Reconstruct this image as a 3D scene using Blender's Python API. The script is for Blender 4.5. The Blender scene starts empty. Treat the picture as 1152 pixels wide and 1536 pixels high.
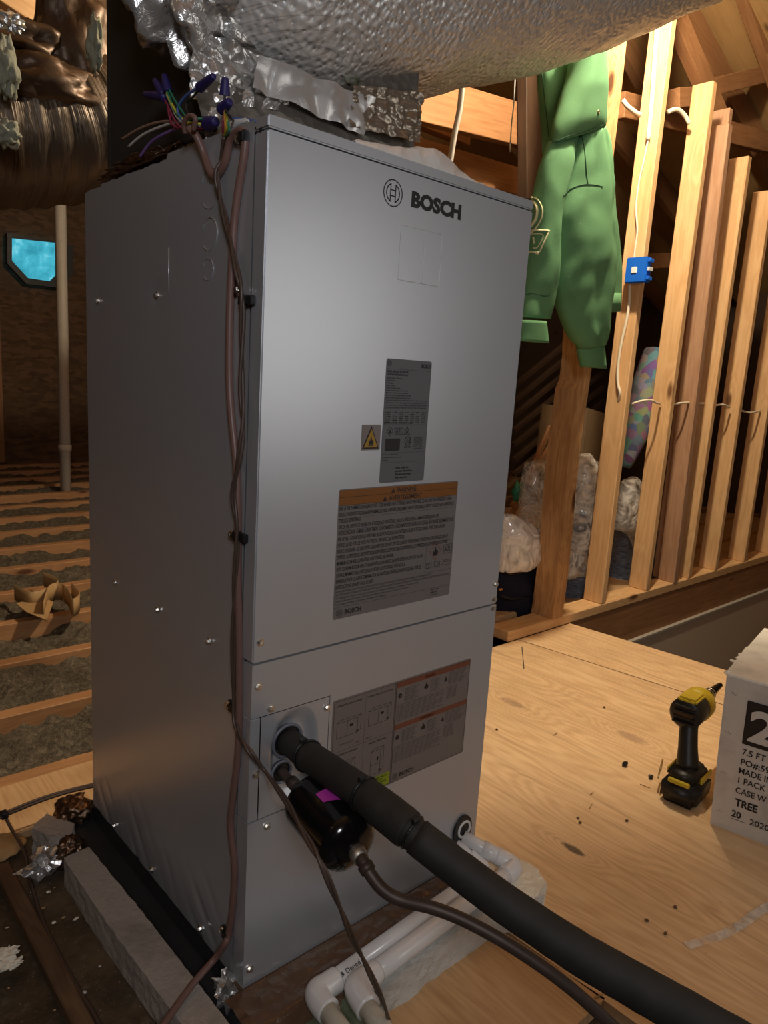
import bpy, bmesh, math, random
from math import pi, sin, cos, radians
from mathutils import Vector, Matrix, noise
random.seed(7)
S = bpy.context.scene
V = Vector

# ------------------------------------------------------------------ camera
CAM = V((-0.4472, -0.7028, 0.7956))
RM = Matrix(((0.743974130651947, 0.07908633714904843, -0.6635117513631743),
             (-0.6654006072454409, 0.17861697440847002, -0.724802047686513),
             (0.06119252240329899, 0.9807350955938667, 0.18551050501901706)))
FPX = 1100.35
cd = bpy.data.cameras.new('camera')
cam = bpy.data.objects.new('camera', cd)
S.collection.objects.link(cam)
cam.matrix_world = Matrix.Translation(CAM) @ RM.to_4x4()
cd.sensor_fit = 'VERTICAL'; cd.sensor_height = 36.0; cd.sensor_width = 27.0
cd.lens = 36.0 * FPX / 1536.0
cd.clip_start = 0.02; cd.clip_end = 60
S.camera = cam

# ------------------------------------------------------------------ world, lamps and added fills, exposure
w = bpy.data.worlds.new('attic_dark'); S.world = w; w.use_nodes = True
w.node_tree.nodes['Background'].inputs[0].default_value = (0.9, 0.8, 0.7, 1)
w.node_tree.nodes['Background'].inputs[1].default_value = 0.008
def lamp(name, kind, loc, energy, col, size=0.05, target=None, spot=None):
    ld = bpy.data.lights.new(name, kind); ld.energy = energy; ld.color = col
    if kind == 'AREA': ld.shape = 'DISK'; ld.size = size
    else: ld.shadow_soft_size = size
    if spot: ld.spot_size = spot; ld.spot_blend = 0.6
    lo = bpy.data.objects.new(name, ld); S.collection.objects.link(lo); lo.location = loc
    if target is not None:
        lo.rotation_euler = (V(target) - V(loc)).to_track_quat('-Z', 'Y').to_euler()
    return lo
lamp('attic_bulb', 'POINT', (1.42, 0.40, 2.14), 120, (1.0, 0.83, 0.60), 0.035)
lamp('camera_side_fill', 'AREA', (-0.75, -1.25, 1.30), 7.0, (0.95, 0.96, 1.0), 0.30, (0.25, 0.1, 0.85))  # added soft fill for the cool light from the camera side
lamp('reflection_fill', 'AREA', (1.15, -1.75, 0.95), 4.2, (1.0, 0.97, 0.92), 0.95, (0.2, 0.1, 0.9))  # added broad fill, mirrored by panels and duct in place of lit deck
lamp('far_attic_bulb', 'POINT', (-1.3, 0.3, 1.75), 1.3, (1.0, 0.84, 0.62), 0.05)
S.view_settings.view_transform = 'Standard'; S.view_settings.look = 'None'
S.view_settings.gamma = 1.0; S.view_settings.use_curve_mapping = False
S.view_settings.exposure = 0.0

# ------------------------------------------------------------------ pixel -> point on a real plane
def ray(x, y): return RM @ V(((x - 576) / FPX, -(y - 768) / FPX, -1.0))
def onz(x, y, z): d = ray(x, y); return CAM + d * ((z - CAM.z) / d.z)
def ony(x, y, v): d = ray(x, y); return CAM + d * ((v - CAM.y) / d.y)
def onx(x, y, v): d = ray(x, y); return CAM + d * ((v - CAM.x) / d.x)
def dep(x, y, d): return CAM + ray(x, y) * d

# ------------------------------------------------------------------ node helpers
class NT:
    def __init__(s, name):
        s.m = bpy.data.materials.new(name); s.m.use_nodes = True
        s.t = s.m.node_tree; s.n = s.t.nodes; s.l = s.t.links
        s.b = s.n['Principled BSDF']; s.out = s.n['Material Output']
    def new(s, typ, **k):
        n = s.n.new(typ)
        for a, v in k.items(): setattr(n, a, v)
        return n
    def put(s, sock, v):
        if hasattr(v, 'is_linked') or hasattr(v, 'links'): s.l.new(v, sock)
        else: sock.default_value = v
    def coords(s, scale=(1, 1, 1), rnd=False, rot=(0, 0, 0), kind='Object'):
        tc = s.new('ShaderNodeTexCoord'); mp = s.new('ShaderNodeMapping')
        s.l.new(tc.outputs[kind], mp.inputs[0]); mp.inputs['Scale'].default_value = scale
        mp.inputs['Rotation'].default_value = rot
        if rnd:
            oi = s.new('ShaderNodeObjectInfo'); mu = s.math('MULTIPLY', oi.outputs['Random'], 37.0)
            cb = s.new('ShaderNodeCombineXYZ')
            for i in range(3): s.l.new(mu, cb.inputs[i])
            s.l.new(cb.outputs[0], mp.inputs['Location'])
        return mp.outputs[0]
    def noise(s, vec, scale=5, detail=4, rough=.55, dist=0):
        n = s.new('ShaderNodeTexNoise'); s.l.new(vec, n.inputs['Vector'])
        n.inputs['Scale'].default_value = scale; n.inputs['Detail'].default_value = detail
        n.inputs['Roughness'].default_value = rough; n.inputs['Distortion'].default_value = dist
        return n.outputs['Fac']
    def voro(s, vec, scale=5, feature='F1', out='Distance'):
        n = s.new('ShaderNodeTexVoronoi'); n.feature = feature; s.l.new(vec, n.inputs['Vector'])
        n.inputs['Scale'].default_value = scale; return n.outputs[out]
    def math(s, op, a, b=0.0, clamp=False):
        n = s.new('ShaderNodeMath'); n.operation = op; n.use_clamp = clamp
        s.put(n.inputs[0], a); s.put(n.inputs[1], b); return n.outputs[0]
    def ramp(s, fac, stops):
        n = s.new('ShaderNodeValToRGB'); s.l.new(fac, n.inputs[0]); e = n.color_ramp.elements
        while len(e) < len(stops): e.new(0.5)
        for i, (p, c) in enumerate(stops):
            e[i].position = p; e[i].color = (c[0], c[1], c[2], 1) if hasattr(c, '__len__') else (c, c, c, 1)
        return n.outputs[0]
    def mix(s, f, a, b, mode='MIX'):
        n = s.new('ShaderNodeMix'); n.data_type = 'RGBA'; n.blend_type = mode
        s.put(n.inputs[0], f)
        for i, v in ((6, a), (7, b)):
            if isinstance(v, tuple): v = (v[0], v[1], v[2], 1)
            s.put(n.inputs[i], v)
        return n.outputs[2]
    def bump(s, h, strength=.3, dist=.002, prev=None):
        n = s.new('ShaderNodeBump'); s.l.new(h, n.inputs['Height'])
        n.inputs['Strength'].default_value = strength; n.inputs['Distance'].default_value = dist
        if prev is not None: s.l.new(prev, n.inputs['Normal'])
        return n.outputs[0]
    def fin(s, col, rough=.5, metal=0.0, normal=None, spec=None, **k):
        if isinstance(col, tuple): col = (col[0], col[1], col[2], 1)
        s.put(s.b.inputs['Base Color'], col); s.put(s.b.inputs['Roughness'], rough)
        s.put(s.b.inputs['Metallic'], metal)
        if spec is not None: s.b.inputs['Specular IOR Level'].default_value = spec
        if normal is not None: s.l.new(normal, s.b.inputs['Normal'])
        for a, v in k.items(): s.put(s.b.inputs[a], v)
        return s.m
def plain(name, col, rough=.5, metal=0.0, var=0.12, vs=60, bump=0.0, spec=None):
    t = NT(name); v = t.coords(); n = t.noise(v, vs, 3)
    c = t.mix(n, tuple(x * (1 - var) for x in col), tuple(min(1, x * (1 + var)) for x in col))
    nm = t.bump(n, bump, .001) if bump else None
    return t.fin(c, rough, metal, nm, spec)
def wood(name, light, dark, knot=True, rough=.62, grain=26, var=.25):
    t = NT(name); v = t.coords((1, 1, 1), rnd=True)
    st = t.coords((1.0, 9, 9), rnd=True)
    n1 = t.noise(st, 1.8, 3, .5, .3)
    if knot:
        kv = t.coords((2.3, 7.0, 7.0), rnd=True)
        d = t.voro(kv, 1.0)
        near = t.math('SUBTRACT', 1.0, t.math('DIVIDE', d, 0.30), clamp=True)
        n1 = t.math('ADD', n1, t.math('MULTIPLY', near, .5))
    rings = t.math('SINE', t.math('MULTIPLY', n1, grain * 1.6))
    rings = t.math('MULTIPLY_ADD', rings, 0.5); 
    rings.node.inputs[2].default_value = .5
    fine = t.noise(t.coords((4, 130, 130), rnd=True), 1.5, 3, .6)
    blot = t.noise(v, 5, 3)
    f = t.math('ADD', t.math('MULTIPLY', rings, .22), t.math('MULTIPLY', fine, .72))
    c = t.ramp(f, [(.25, light), (.8, dark)])
    c = t.mix(t.math('MULTIPLY', t.ramp(blot, [(.35, 0.), (.75, 1.)]), var), c, tuple(x * .55 for x in dark))
    if knot:
        c = t.mix(t.ramp(d, [(.05, 1.), (.11, 0.)]), c, (dark[0] * .28, dark[1] * .22, dark[2] * .2))
    nm = t.bump(f, .25, .0012)
    return t.fin(c, rough, 0.0, nm)

M = {}
M['stud'] = wood('stud_wood', (.80, .52, .26), (.62, .34, .14))
M['stud2'] = wood('reddish_stud_wood', (.50, .30, .18), (.36, .18, .09))
M['darkwood'] = wood('rafter_wood', (.40, .20, .085), (.26, .115, .045))
M['joist'] = wood('joist_wood', (.50, .27, .12), (.36, .17, .07))
M['rough'] = wood('rough_post_wood', (.74, .45, .20), (.38, .18, .07), grain=34, var=.6)
M['dirtywood'] = wood('dirty_wood', (.20, .115, .06), (.09, .05, .028), var=.8)

def plywood(name, light, dark, sheen=.55, dirt=.3, stain=(.33, .18, .09), knots=()):
    t = NT(name); v = t.coords((7.5, 1.15, 1), rot=(0, 0, radians(-7)))
    n1 = t.noise(v, 1.0, 3, .45, .25)
    kv = t.coords((2.9, 1.9, 1)); d = t.voro(kv, 1.15)
    near = t.math('SUBTRACT', 1.0, t.math('DIVIDE', d, .36), clamp=True)
    n1 = t.math('ADD', n1, t.math('MULTIPLY', t.math('POWER', near, 2.0), .30))
    gm = t.new('ShaderNodeNewGeometry'); kd = []
    for (kx, ky, kr_) in knots:
        mp = t.new('ShaderNodeVectorMath'); mp.operation = 'SUBTRACT'; t.l.new(gm.outputs['Position'], mp.inputs[0]); mp.inputs[1].default_value = (kx, ky, ZDK)
        rt = t.new('ShaderNodeMapping'); t.l.new(mp.outputs[0], rt.inputs[0]); rt.inputs['Rotation'].default_value = (0, 0, radians(-7)); rt.inputs['Scale'].default_value = (1 / kr_, .42 / kr_, 1 / kr_)
        ln = t.new('ShaderNodeVectorMath'); ln.operation = 'LENGTH'; t.l.new(rt.outputs[0], ln.inputs[0]); kd.append(ln.outputs['Value'])
        sw = t.math('SUBTRACT', 1.0, t.math('DIVIDE', ln.outputs['Value'], 5.0), clamp=True)
        n1 = t.math('ADD', n1, t.math('MULTIPLY', t.math('POWER', sw, 2.0), .38))
    r = t.math('SINE', t.math('MULTIPLY', n1, 105.0))
    fine = t.noise(t.coords((180, 7, 1), rot=(0, 0, radians(-7))), 1, 3, .6)
    blot = t.noise(t.coords(), 3.2, 4, .6)
    blot2 = t.noise(t.coords((40, 3, 1), rot=(0, 0, radians(-7))), 1.0, 3, .7)
    f = t.math('ADD', t.math('MULTIPLY', r, .11), t.math('MULTIPLY', fine, .75))
    c = t.ramp(f, [(.22, light), (.68, dark)])
    c = t.mix(t.math('MULTIPLY', t.ramp(blot, [(.42, 0.), (.7, 1.)]), dirt), c, stain)
    c = t.mix(t.math('MULTIPLY', t.ramp(blot2, [(.56, 0.), (.7, 1.)]), .35), c, stain)
    c = t.mix(t.ramp(d, [(.02, .5), (.05, 0.)]), c, (.30, .18, .10))
    for q, d_ in enumerate(kd):
        nz = t.math('ADD', d_, t.math('MULTIPLY', t.math('SUBTRACT', t.noise(t.coords(), 90, 3), .5), .9))
        c = t.mix(t.ramp(nz, [(.55, .95 if q == 0 else .6), (1.0, 0.)]), c, (.13, .085, .055) if q == 0 else (.36, .22, .14))
    spk = t.voro(t.coords(), 60); c = t.mix(t.ramp(spk, [(.03, .6), (.06, 0.)]), c, (.14, .08, .04))
    nm = t.bump(f, .25, .001)
    return t.fin(c, sheen, 0.0, nm)
ZDK = -.05
KN = [(onz(860, 1274, ZDK).x, onz(860, 1274, ZDK).y, .011), (onz(948, 1106, ZDK).x, onz(948, 1106, ZDK).y, .020), (onz(768, 1054, ZDK).x, onz(768, 1054, ZDK).y, .020)]
M['ply'] = plywood('plywood_deck', (.84, .60, .34), (.64, .39, .19), knots=KN)
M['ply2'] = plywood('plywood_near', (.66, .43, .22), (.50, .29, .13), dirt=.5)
def osb(name, a, b):
    t = NT(name); v = t.coords((1, 1, 1)); x = t.voro(t.coords((9, 1, 26)), 1.6, 'F1', 'Color')
    n = t.noise(v, 30, 3)
    bw = t.new('ShaderNodeRGBToBW'); t.l.new(x, bw.inputs[0])
    c = t.ramp(bw.outputs[0], [(.2, a), (.8, b)])
    return t.fin(t.mix(.3, c, t.ramp(n, [(.3, a), (.7, b)])), .8, 0, t.bump(bw.outputs[0], .3, .002))
M['osb'] = osb('strand_board', (.07, .035, .016), (.17, .095, .045))
M['sheath'] = wood('roof_sheathing', (.52, .32, .13), (.40, .23, .085), grain=12)
def grimy(name):
    t = NT(name); v = t.coords(); n = t.noise(v, 9, 5, .65); n2 = t.noise(v, 45, 4, .7); sp = t.voro(v, 95)
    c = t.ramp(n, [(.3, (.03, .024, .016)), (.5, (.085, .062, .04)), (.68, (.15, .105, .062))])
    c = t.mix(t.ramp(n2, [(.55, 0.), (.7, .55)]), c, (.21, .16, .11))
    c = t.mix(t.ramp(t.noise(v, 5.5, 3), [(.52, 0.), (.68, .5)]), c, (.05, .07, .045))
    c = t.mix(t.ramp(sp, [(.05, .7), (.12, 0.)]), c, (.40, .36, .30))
    return t.fin(c, t.ramp(n2, [(.3, .25), (.7, .7)]), 0, t.bump(n2, .6, .004))
M['grime'] = grimy('grimy_subfloor')
def metalpaint():
    t = NT('grey_painted_steel'); v = t.coords((1, 1, 1)); n = t.noise(v, 4, 3)
    fine = t.noise(t.coords((60, 60, 900)), 1, 2)
    c = t.mix(n, (.50, .52, .56), (.55, .57, .60))
    return t.fin(c, t.ramp(t.math('ADD', t.math('MULTIPLY', n, .4), t.math('MULTIPLY', fine, .3)), [(0., .30), (1., .42)]), .5, t.bump(fine, .05, .0005))
M['steel'] = metalpaint()
M['seam'] = plain('panel_gap_dark', (.02, .02, .022), .7)
M['groove'] = plain('pressed_line_grey', (.62, .63, .65), .35, .7)
M['screw'] = plain('zinc_screw', (.75, .72, .66), .28, 1.0, .1, 300)
M['print'] = plain('black_print', (.014, .011, .013), .55, 0, .05)
M['label'] = plain('silver_grey_label', (.115, .115, .125), .5, 0, .06, 20)
M['label2'] = plain('off_white_label', (.165, .150, .143), .5, 0, .06, 20)
M['label3'] = plain('beige_label', (.20, .165, .15), .5, 0, .06, 20)
M['orange'] = plain('orange_print', (.22, .075, .006), .5, 0, .08)
M['rust'] = plain('rust_print', (.20, .062, .032), .5, 0, .08)
M['lime'] = plain('lime_sticker', (.26, .33, .015), .5, 0, .08)
M['yellow'] = plain('warning_yellow', (.36, .20, .015), .5, 0, .08)
M['redline'] = plain('red_outline', (.25, .05, .04), .5)
M['black'] = plain('black_plastic', (.012, .012, .013), .42, 0, .1)
M['blackgloss'] = plain('black_gloss_paint', (.006, .006, .007), .13, 0, .05)
M['rubber'] = plain('foam_rubber', (.022, .020, .018), .72, 0, .5, 30, .7)
M['copper'] = plain('aged_copper_line', (.085, .060, .048), .5, .4, .4, 50)
M['braze'] = plain('brazed_joint', (.45, .40, .34), .45, .8, .5, 200, .5)
M['cableA'] = plain('brown_cable', (.20, .11, .09), .42, 0, .1, 80)
M['cableB'] = plain('dark_brown_cable', (.085, .055, .042), .42, 0, .1, 80)
M['whitecable'] = plain('cream_cable', (.80, .72, .55), .45, 0, .06)
M['pvc'] = plain('white_plastic_pipe', (.82, .81, .80), .22, 0, .04, 12)
M['pvcold'] = plain('dusty_white_pipe', (.60, .55, .48), .5, 0, .1)
M['clearpipe'] = plain('yellowed_clear_pipe', (.62, .58, .47), .2, 0, .12, 30)
def foamb(name, a, b, sc=120):
    t = NT(name); v = t.coords(); n = t.noise(v, sc, 4, .7); n2 = t.noise(v, 14, 3)
    c = t.mix(n, a, b); c = t.mix(t.ramp(n2, [(.5, 0.), (.72, .5)]), c, tuple(x * .55 for x in a))
    return t.fin(c, .85, 0, t.bump(n, .7, .003))
M['foam'] = foamb('cream_foam_board', (.86, .81, .66), (.95, .91, .78))
M['foamgrey'] = foamb('dusty_foam_board', (.34, .30, .265), (.46, .415, .37))
M['foamside'] = foamb('grey_cut_foam', (.56, .55, .50), (.72, .70, .65))
def crumple(name, col, rough, scale=22, strength=.9, metal=.8, dist=.01):
    t = NT(name); v = t.coords(); d = t.noise(v, scale * .6, 2, .5)
    n = t.voro(v, scale); n2 = t.noise(v, scale * 3, 3, .6, 1.2)
    nm = t.bump(n2, strength * .5, dist * .4, t.bump(n, strength, dist))
    c = t.mix(d, tuple(x * .75 for x in col), col)
    return t.fin(c, rough, metal, nm)
M['foil'] = crumple('crumpled_foil', (.80, .79, .77), .30)
M['foiltape'] = crumple('foil_tape', (.85, .84, .82), .36, 14, .3, .6)
M['foilbrown'] = crumple('brown_foil', (.20, .12, .075), .3, 60, .8, .8, .004)
M['foilbrown2'] = crumple('tarnished_foil', (.45, .38, .30), .30, 40, .8, .7, .004)
M['foildark'] = crumple('dark_tarnished_foil', (.10, .060, .035), .42, 30, .5, .5, .004)
M['film'] = crumple('brown_film', (.17, .10, .06), .22, 45, .8, .2, .004)
def ductfoil():
    t = NT('scrim_foil_duct_wrap'); v = t.coords()
    n = t.voro(v, 120, 'SMOOTH_F1'); big = t.noise(v, 5, 3, .5, .5)
    mid = t.noise(v, 40, 3, .6)
    u = t.coords((1, 1, 1), kind='UV', rot=(0, 0, radians(40)))
    br = t.new('ShaderNodeTexBrick'); t.l.new(u, br.inputs['Vector']); br.offset = 0
    br.inputs['Scale'].default_value = 1.0; br.inputs['Mortar Size'].default_value = .0006
    br.inputs['Brick Width'].default_value = .013; br.inputs['Row Height'].default_value = .013
    br.inputs['Mortar Smooth'].default_value = .4
    nm = t.bump(big, .25, .02); nm = t.bump(mid, .4, .005, nm); nm = t.bump(n, .85, .005, nm)
    c = t.mix(big, (.74, .74, .73), (.88, .88, .87))
    c = t.mix(t.math('MULTIPLY', br.outputs['Fac'], .45), c, (.33, .32, .30))
    return t.fin(c, t.ramp(mid, [(.3, .32), (.7, .48)]), .55, nm)
M['duct'] = ductfoil()
def wrinkled():
    t = NT('wrinkled_foil_reflection_tint'); v = t.coords((1, 1, 1), kind='UV')
    mp = t.new('ShaderNodeMapping'); t.l.new(v, mp.inputs[0]); mp.inputs['Scale'].default_value = (55, 2.6, 1)
    n = t.noise(mp.outputs[0], 1.0, 4, .6, 1.0); o = t.noise(t.coords(), 7, 3)
    nm = t.bump(o, .4, .03); nm = t.bump(n, .7, .008, nm)
    c = t.mix(o, (.085, .062, .042), (.14, .105, .078))  # brown tint paints the warm wood reflected in the foil
    return t.fin(c, .42, .5, nm)
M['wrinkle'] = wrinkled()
M['ductboard'] = plain('black_duct_board', (.022, .020, .016), .8, 0, .2, 200, .3)
M['ductgrey'] = crumple('dull_foil_board', (.20, .18, .155), .45, 60, .5, .6, .003)
M['fibre'] = foamb('green_white_fibre', (.16, .17, .12), (.42, .42, .32), 60)
def cloth(name, a, b):
    t = NT(name); v = t.coords(); n = t.noise(v, 260, 3, .7); n2 = t.noise(v, 9, 3)
    c = t.mix(n, a, b); c = t.mix(t.ramp(n2, [(.45, 0.), (.75, .35)]), c, tuple(x * .6 for x in a))
    sp = t.voro(v, 26); c = t.mix(t.ramp(sp, [(.02, .5), (.045, 0.)]), c, (.42, .55, .42))
    return t.fin(c, .92, 0, t.bump(n, .25, .0015), .2)
M['green'] = cloth('green_fleece', (.110, .26, .118), (.155, .335, .165))
M['cream'] = plain('cream_print', (.72, .70, .42), .8, 0, .1)
M['seamgreen'] = plain('dark_green_seam', (.02, .07, .03), .9)
M['bluebox'] = plain('blue_plastic_box', (.01, .13, .62), .35, 0, .05)
M['whitebtn'] = plain('white_plastic', (.75, .75, .72), .4)
M['brass'] = plain('brass_screw', (.75, .62, .32), .3, 1.0)
M['navy'] = plain('navy_wire_nut', (.022, .016, .12), .5, 0, .2, 200)
for k, c in dict(wred=(.28, .03, .07), wyellow=(.62, .58, .05), wgreen=(.03, .22, .12), wblue=(.07, .14, .42), wwhite=(.62, .62, .60),
                 wpurple=(.22, .12, .42), wpink=(.42, .22, .24), wblack=(.015, .015, .02), worange=(.6, .25, .04), wbrown=(.30, .19, .15)).items():
    M[k] = plain('wire_' + k[1:], c, .45, 0, .08)
def drywall():
    t = NT('unpainted_drywall'); v = t.coords(); n = t.noise(v, 3, 3)
    return t.fin(t.mix(n, (.52, .42, .31), (.58, .47, .35)), .8, 0, t.bump(t.noise(v, 200, 2), .1, .001))
M['drywall'] = drywall()
M['dryedge'] = plain('white_drywall_edge', (.42, .38, .32), .8)
M['grommet'] = plain('blue_grey_rubber', (.16, .17, .21), .4)
M['void'] = wood('wood_painted_shade', (.075, .04, .02), (.045, .022, .012))  # near-black wood colour paints the unlit depth behind the studs
M['lit_flap'] = foamb('lit_carton_flap', (.90, .89, .80), (.95, .94, .88), 40)  # carton white raised so the flaps carry the strong top light in colour
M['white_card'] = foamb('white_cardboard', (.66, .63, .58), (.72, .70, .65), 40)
M['card'] = plain('brown_cardboard', (.17, .11, .055), .8)
M['kraft'] = plain('kraft_strip', (.45, .29, .13), .7)
def baggy(name, fac, col=(.82, .79, .72)):
    t = NT(name); v = t.coords(); n = t.noise(v, 5, 2, .5, 1.5); n2 = t.noise(v, 13, 2, .5, 1.6)
    rd = t.math('ABSOLUTE', t.math('SUBTRACT', n, .5)); rd2 = t.math('ABSOLUTE', t.math('SUBTRACT', n2, .5))
    nm = t.bump(rd2, .45, .010, t.bump(rd, .8, .04))
    t.fin(col, .12, 0.0, nm, .9)
    tr = t.new('ShaderNodeBsdfTransparent'); mx = t.new('ShaderNodeMixShader')
    f = t.ramp(rd2, [(.0, min(1, fac + .30)), (.07, fac), (.22, max(0.06, fac - .40))])
    t.l.new(f, mx.inputs[0]); t.l.new(tr.outputs[0], mx.inputs[1]); t.l.new(t.b.outputs[0], mx.inputs[2])
    t.l.new(mx.outputs[0], t.out.inputs[0]); return t.m
M['bag'] = baggy('clear_plastic_sheeting', .50)
M['bagtop'] = crumple('crinkled_white_plastic', (.85, .82, .78), .25, 40, .7, 0.0, .006)
M['bagthin'] = baggy('thin_clear_film', .28)
M['bagwhite'] = baggy('milky_plastic_bag', .85, (.88, .86, .82))
def weave():
    t = NT('blue_woven_fabric'); v = t.coords((30, 30, 220)); n = t.noise(v, 1.0, 3, .7)
    return t.fin(t.ramp(n, [(.35, (.06, .085, .14)), (.65, (.22, .28, .38))]), .85, 0, t.bump(n, .6, .004))
M['blueweave'] = weave()
def quilt():
    t = NT('patchwork_quilt'); v = t.coords((1, 1, 1)); x = t.voro(v, 26, 'F1', 'Color')
    hs = t.new('ShaderNodeHueSaturation'); hs.inputs['Saturation'].default_value = .9; hs.inputs['Value'].default_value = .6
    t.l.new(x, hs.inputs['Color'])
    return t.fin(t.mix(.5, hs.outputs[0], (.17, .18, .30)), .9)
M['quilt'] = quilt()
def insul():
    t = NT('blown_insulation'); v = t.coords(); n = t.noise(v, 60, 5, .8); n2 = t.noise(v, 8, 3)
    c = t.ramp(n, [(.3, (.05, .04, .028)), (.5, (.19, .155, .105)), (.7, (.38, .32, .225))])
    c = t.mix(t.ramp(n2, [(.4, 0.), (.7, .4)]), c, (.10, .085, .055))
    return t.fin(c, .95, 0, t.bump(n, 1.0, .02))
M['insul'] = insul()
def pane():
    t = NT('daylit_window_glass'); v = t.coords(); n = t.noise(v, 7, 4, .6)
    c = t.ramp(n, [(.3, (.02, .23, .32)), (.55, (.07, .48, .62)), (.72, (.35, .85, .95))])
    e = t.new('ShaderNodeEmission'); t.l.new(c, e.inputs[0]); e.inputs[1].default_value = 1.0
    t.l.new(e.outputs[0], t.out.inputs[0]); return t.m
M['pane'] = pane()
M['magenta'] = plain('magenta_sticker', (.50, .04, .42), .5)
M['toolyellow'] = plain('yellow_tool_plastic', (.62, .47, .03), .38)
M['toolblack'] = plain('black_tool_rubber', (.014, .013, .012), .45, 0, .3, 120, .3)
M['dark_metal'] = plain('dark_metal', (.10, .08, .07), .3, 1.0)
M['pan'] = plain('black_drain_pan', (.032, .034, .037), .28, 0, .4, 9, .1)
M['moss'] = foamb('green_stained_dirt', (.07, .10, .055), (.24, .25, .15), 50)
M['bagblack'] = cloth('black_nylon', (.012, .012, .022), (.022, .020, .035))

# ------------------------------------------------------------------ object helpers
MW = {}
def reg(o, label=None, cat=None, group=None, kind=None):
    if label: o['label'] = label
    if cat: o['category'] = cat
    if group: o['group'] = group
    if kind: o['kind'] = kind
    return o
def place(o, M_world, parent):
    S.collection.objects.link(o)
    MW[o.name] = M_world.copy()
    if parent is not None:
        o.parent = parent; o.matrix_basis = MW[parent.name].inverted() @ M_world
    else: o.matrix_basis = M_world
def thing(name, loc, label=None, cat=None, group=None, kind=None):
    o = bpy.data.objects.new(name, None); o.empty_display_size = .05
    place(o, Matrix.Translation(V(loc)), None); return reg(o, label, cat, group, kind)
def mk(name, verts, faces, mat, parent=None, smooth=False, M_world=None, uvs=None):
    """verts in world space unless M_world is given (then local)"""
    me = bpy.data.meshes.new(name)
    vs = [V(v) for v in verts]
    if M_world is None:
        lo = V((min(v.x for v in vs), min(v.y for v in vs), min(v.z for v in vs)))
        hi = V((max(v.x for v in vs), max(v.y for v in vs), max(v.z for v in vs)))
        c = V(((lo.x + hi.x) / 2, (lo.y + hi.y) / 2, lo.z))
        M_world = Matrix.Translation(c); vs = [v - c for v in vs]
    me.from_pydata([tuple(v) for v in vs], [], faces)
    me.validate()
    if uvs:
        uv = me.uv_layers.new(name='UVMap')
        for l in me.loops: uv.data[l.index].uv = uvs[l.vertex_index]
    bm = bmesh.new(); bm.from_mesh(me); bmesh.ops.recalc_face_normals(bm, faces=bm.faces); bm.to_mesh(me); bm.free()
    if smooth:
        for p in me.polygons: p.use_smooth = True
    me.materials.append(mat)
    o = bpy.data.objects.new(name, me); place(o, M_world, parent); return o
def bmobj(name, bm, mat, parent=None, M_world=None, smooth=False):
    me = bpy.data.meshes.new(name); bmesh.ops.recalc_face_normals(bm, faces=bm.faces)
    bm.to_mesh(me); bm.free(); me.materials.append(mat)
    if smooth:
        for p in me.polygons: p.use_smooth = True
    o = bpy.data.objects.new(name, me); place(o, M_world or Matrix(), parent); return o
def cube(name, lo, hi, mat, parent=None, bev=0.001, seg=1, rz=0.0):
    lo, hi = V(lo), V(hi); c = (lo + hi) / 2; s = hi - lo
    bm = bmesh.new(); bmesh.ops.create_cube(bm, size=1)
    bmesh.ops.scale(bm, vec=s, verts=bm.verts)
    if bev: bmesh.ops.bevel(bm, geom=bm.edges[:], offset=min(bev, min(s) * .45), segments=seg, affect='EDGES')
    Mw = Matrix.Translation(c) @ Matrix.Rotation(rz, 4, 'Z')
    return bmobj(name, bm, mat, parent, Mw)
def board(name, p0, p1, w, t, mat, parent=None, up=(0, 0, 1), bev=.002, bow=0.0):
    """beam from p0 to p1; local X along; w along local Y (towards up), t along local Z"""
    p0, p1 = V(p0), V(p1); X = (p1 - p0); L = X.length; X.normalize()
    Y = V(up) - X * V(up).dot(X); Y.normalize(); Z = X.cross(Y)
    R3 = Matrix((X, Y, Z)).transposed()
    bm = bmesh.new(); bmesh.ops.create_cube(bm, size=1); bmesh.ops.scale(bm, vec=(L, w, t), verts=bm.verts)
    if bev: bmesh.ops.bevel(bm, geom=bm.edges[:], offset=bev, segments=1, affect='EDGES')
    return bmobj(name, bm, mat, parent, Matrix.Translation((p0 + p1) / 2) @ R3.to_4x4())
def catmull(P, sub):
    P = [V(p) for p in P]
    if sub <= 1 or len(P) < 3: return P
    out = []
    for i in range(len(P) - 1):
        a = P[max(i - 1, 0)]; b = P[i]; c = P[i + 1]; d = P[min(i + 2, len(P) - 1)]
        for k in range(sub):
            t = k / sub
            out.append(.5 * ((2 * b) + (c - a) * t + (2 * a - 5 * b + 4 * c - d) * t * t + (3 * b - a - 3 * c + d) * t ** 3))
    out.append(P[-1]); return out
def lerpl(L, n):
    if not hasattr(L, '__len__'): return [L] * n
    o = []
    for i in range(n):
        x = i / (n - 1) * (len(L) - 1); k = min(int(x), len(L) - 2); o.append(L[k] * (1 - x + k) + L[k + 1] * (x - k))
    return o
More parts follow.
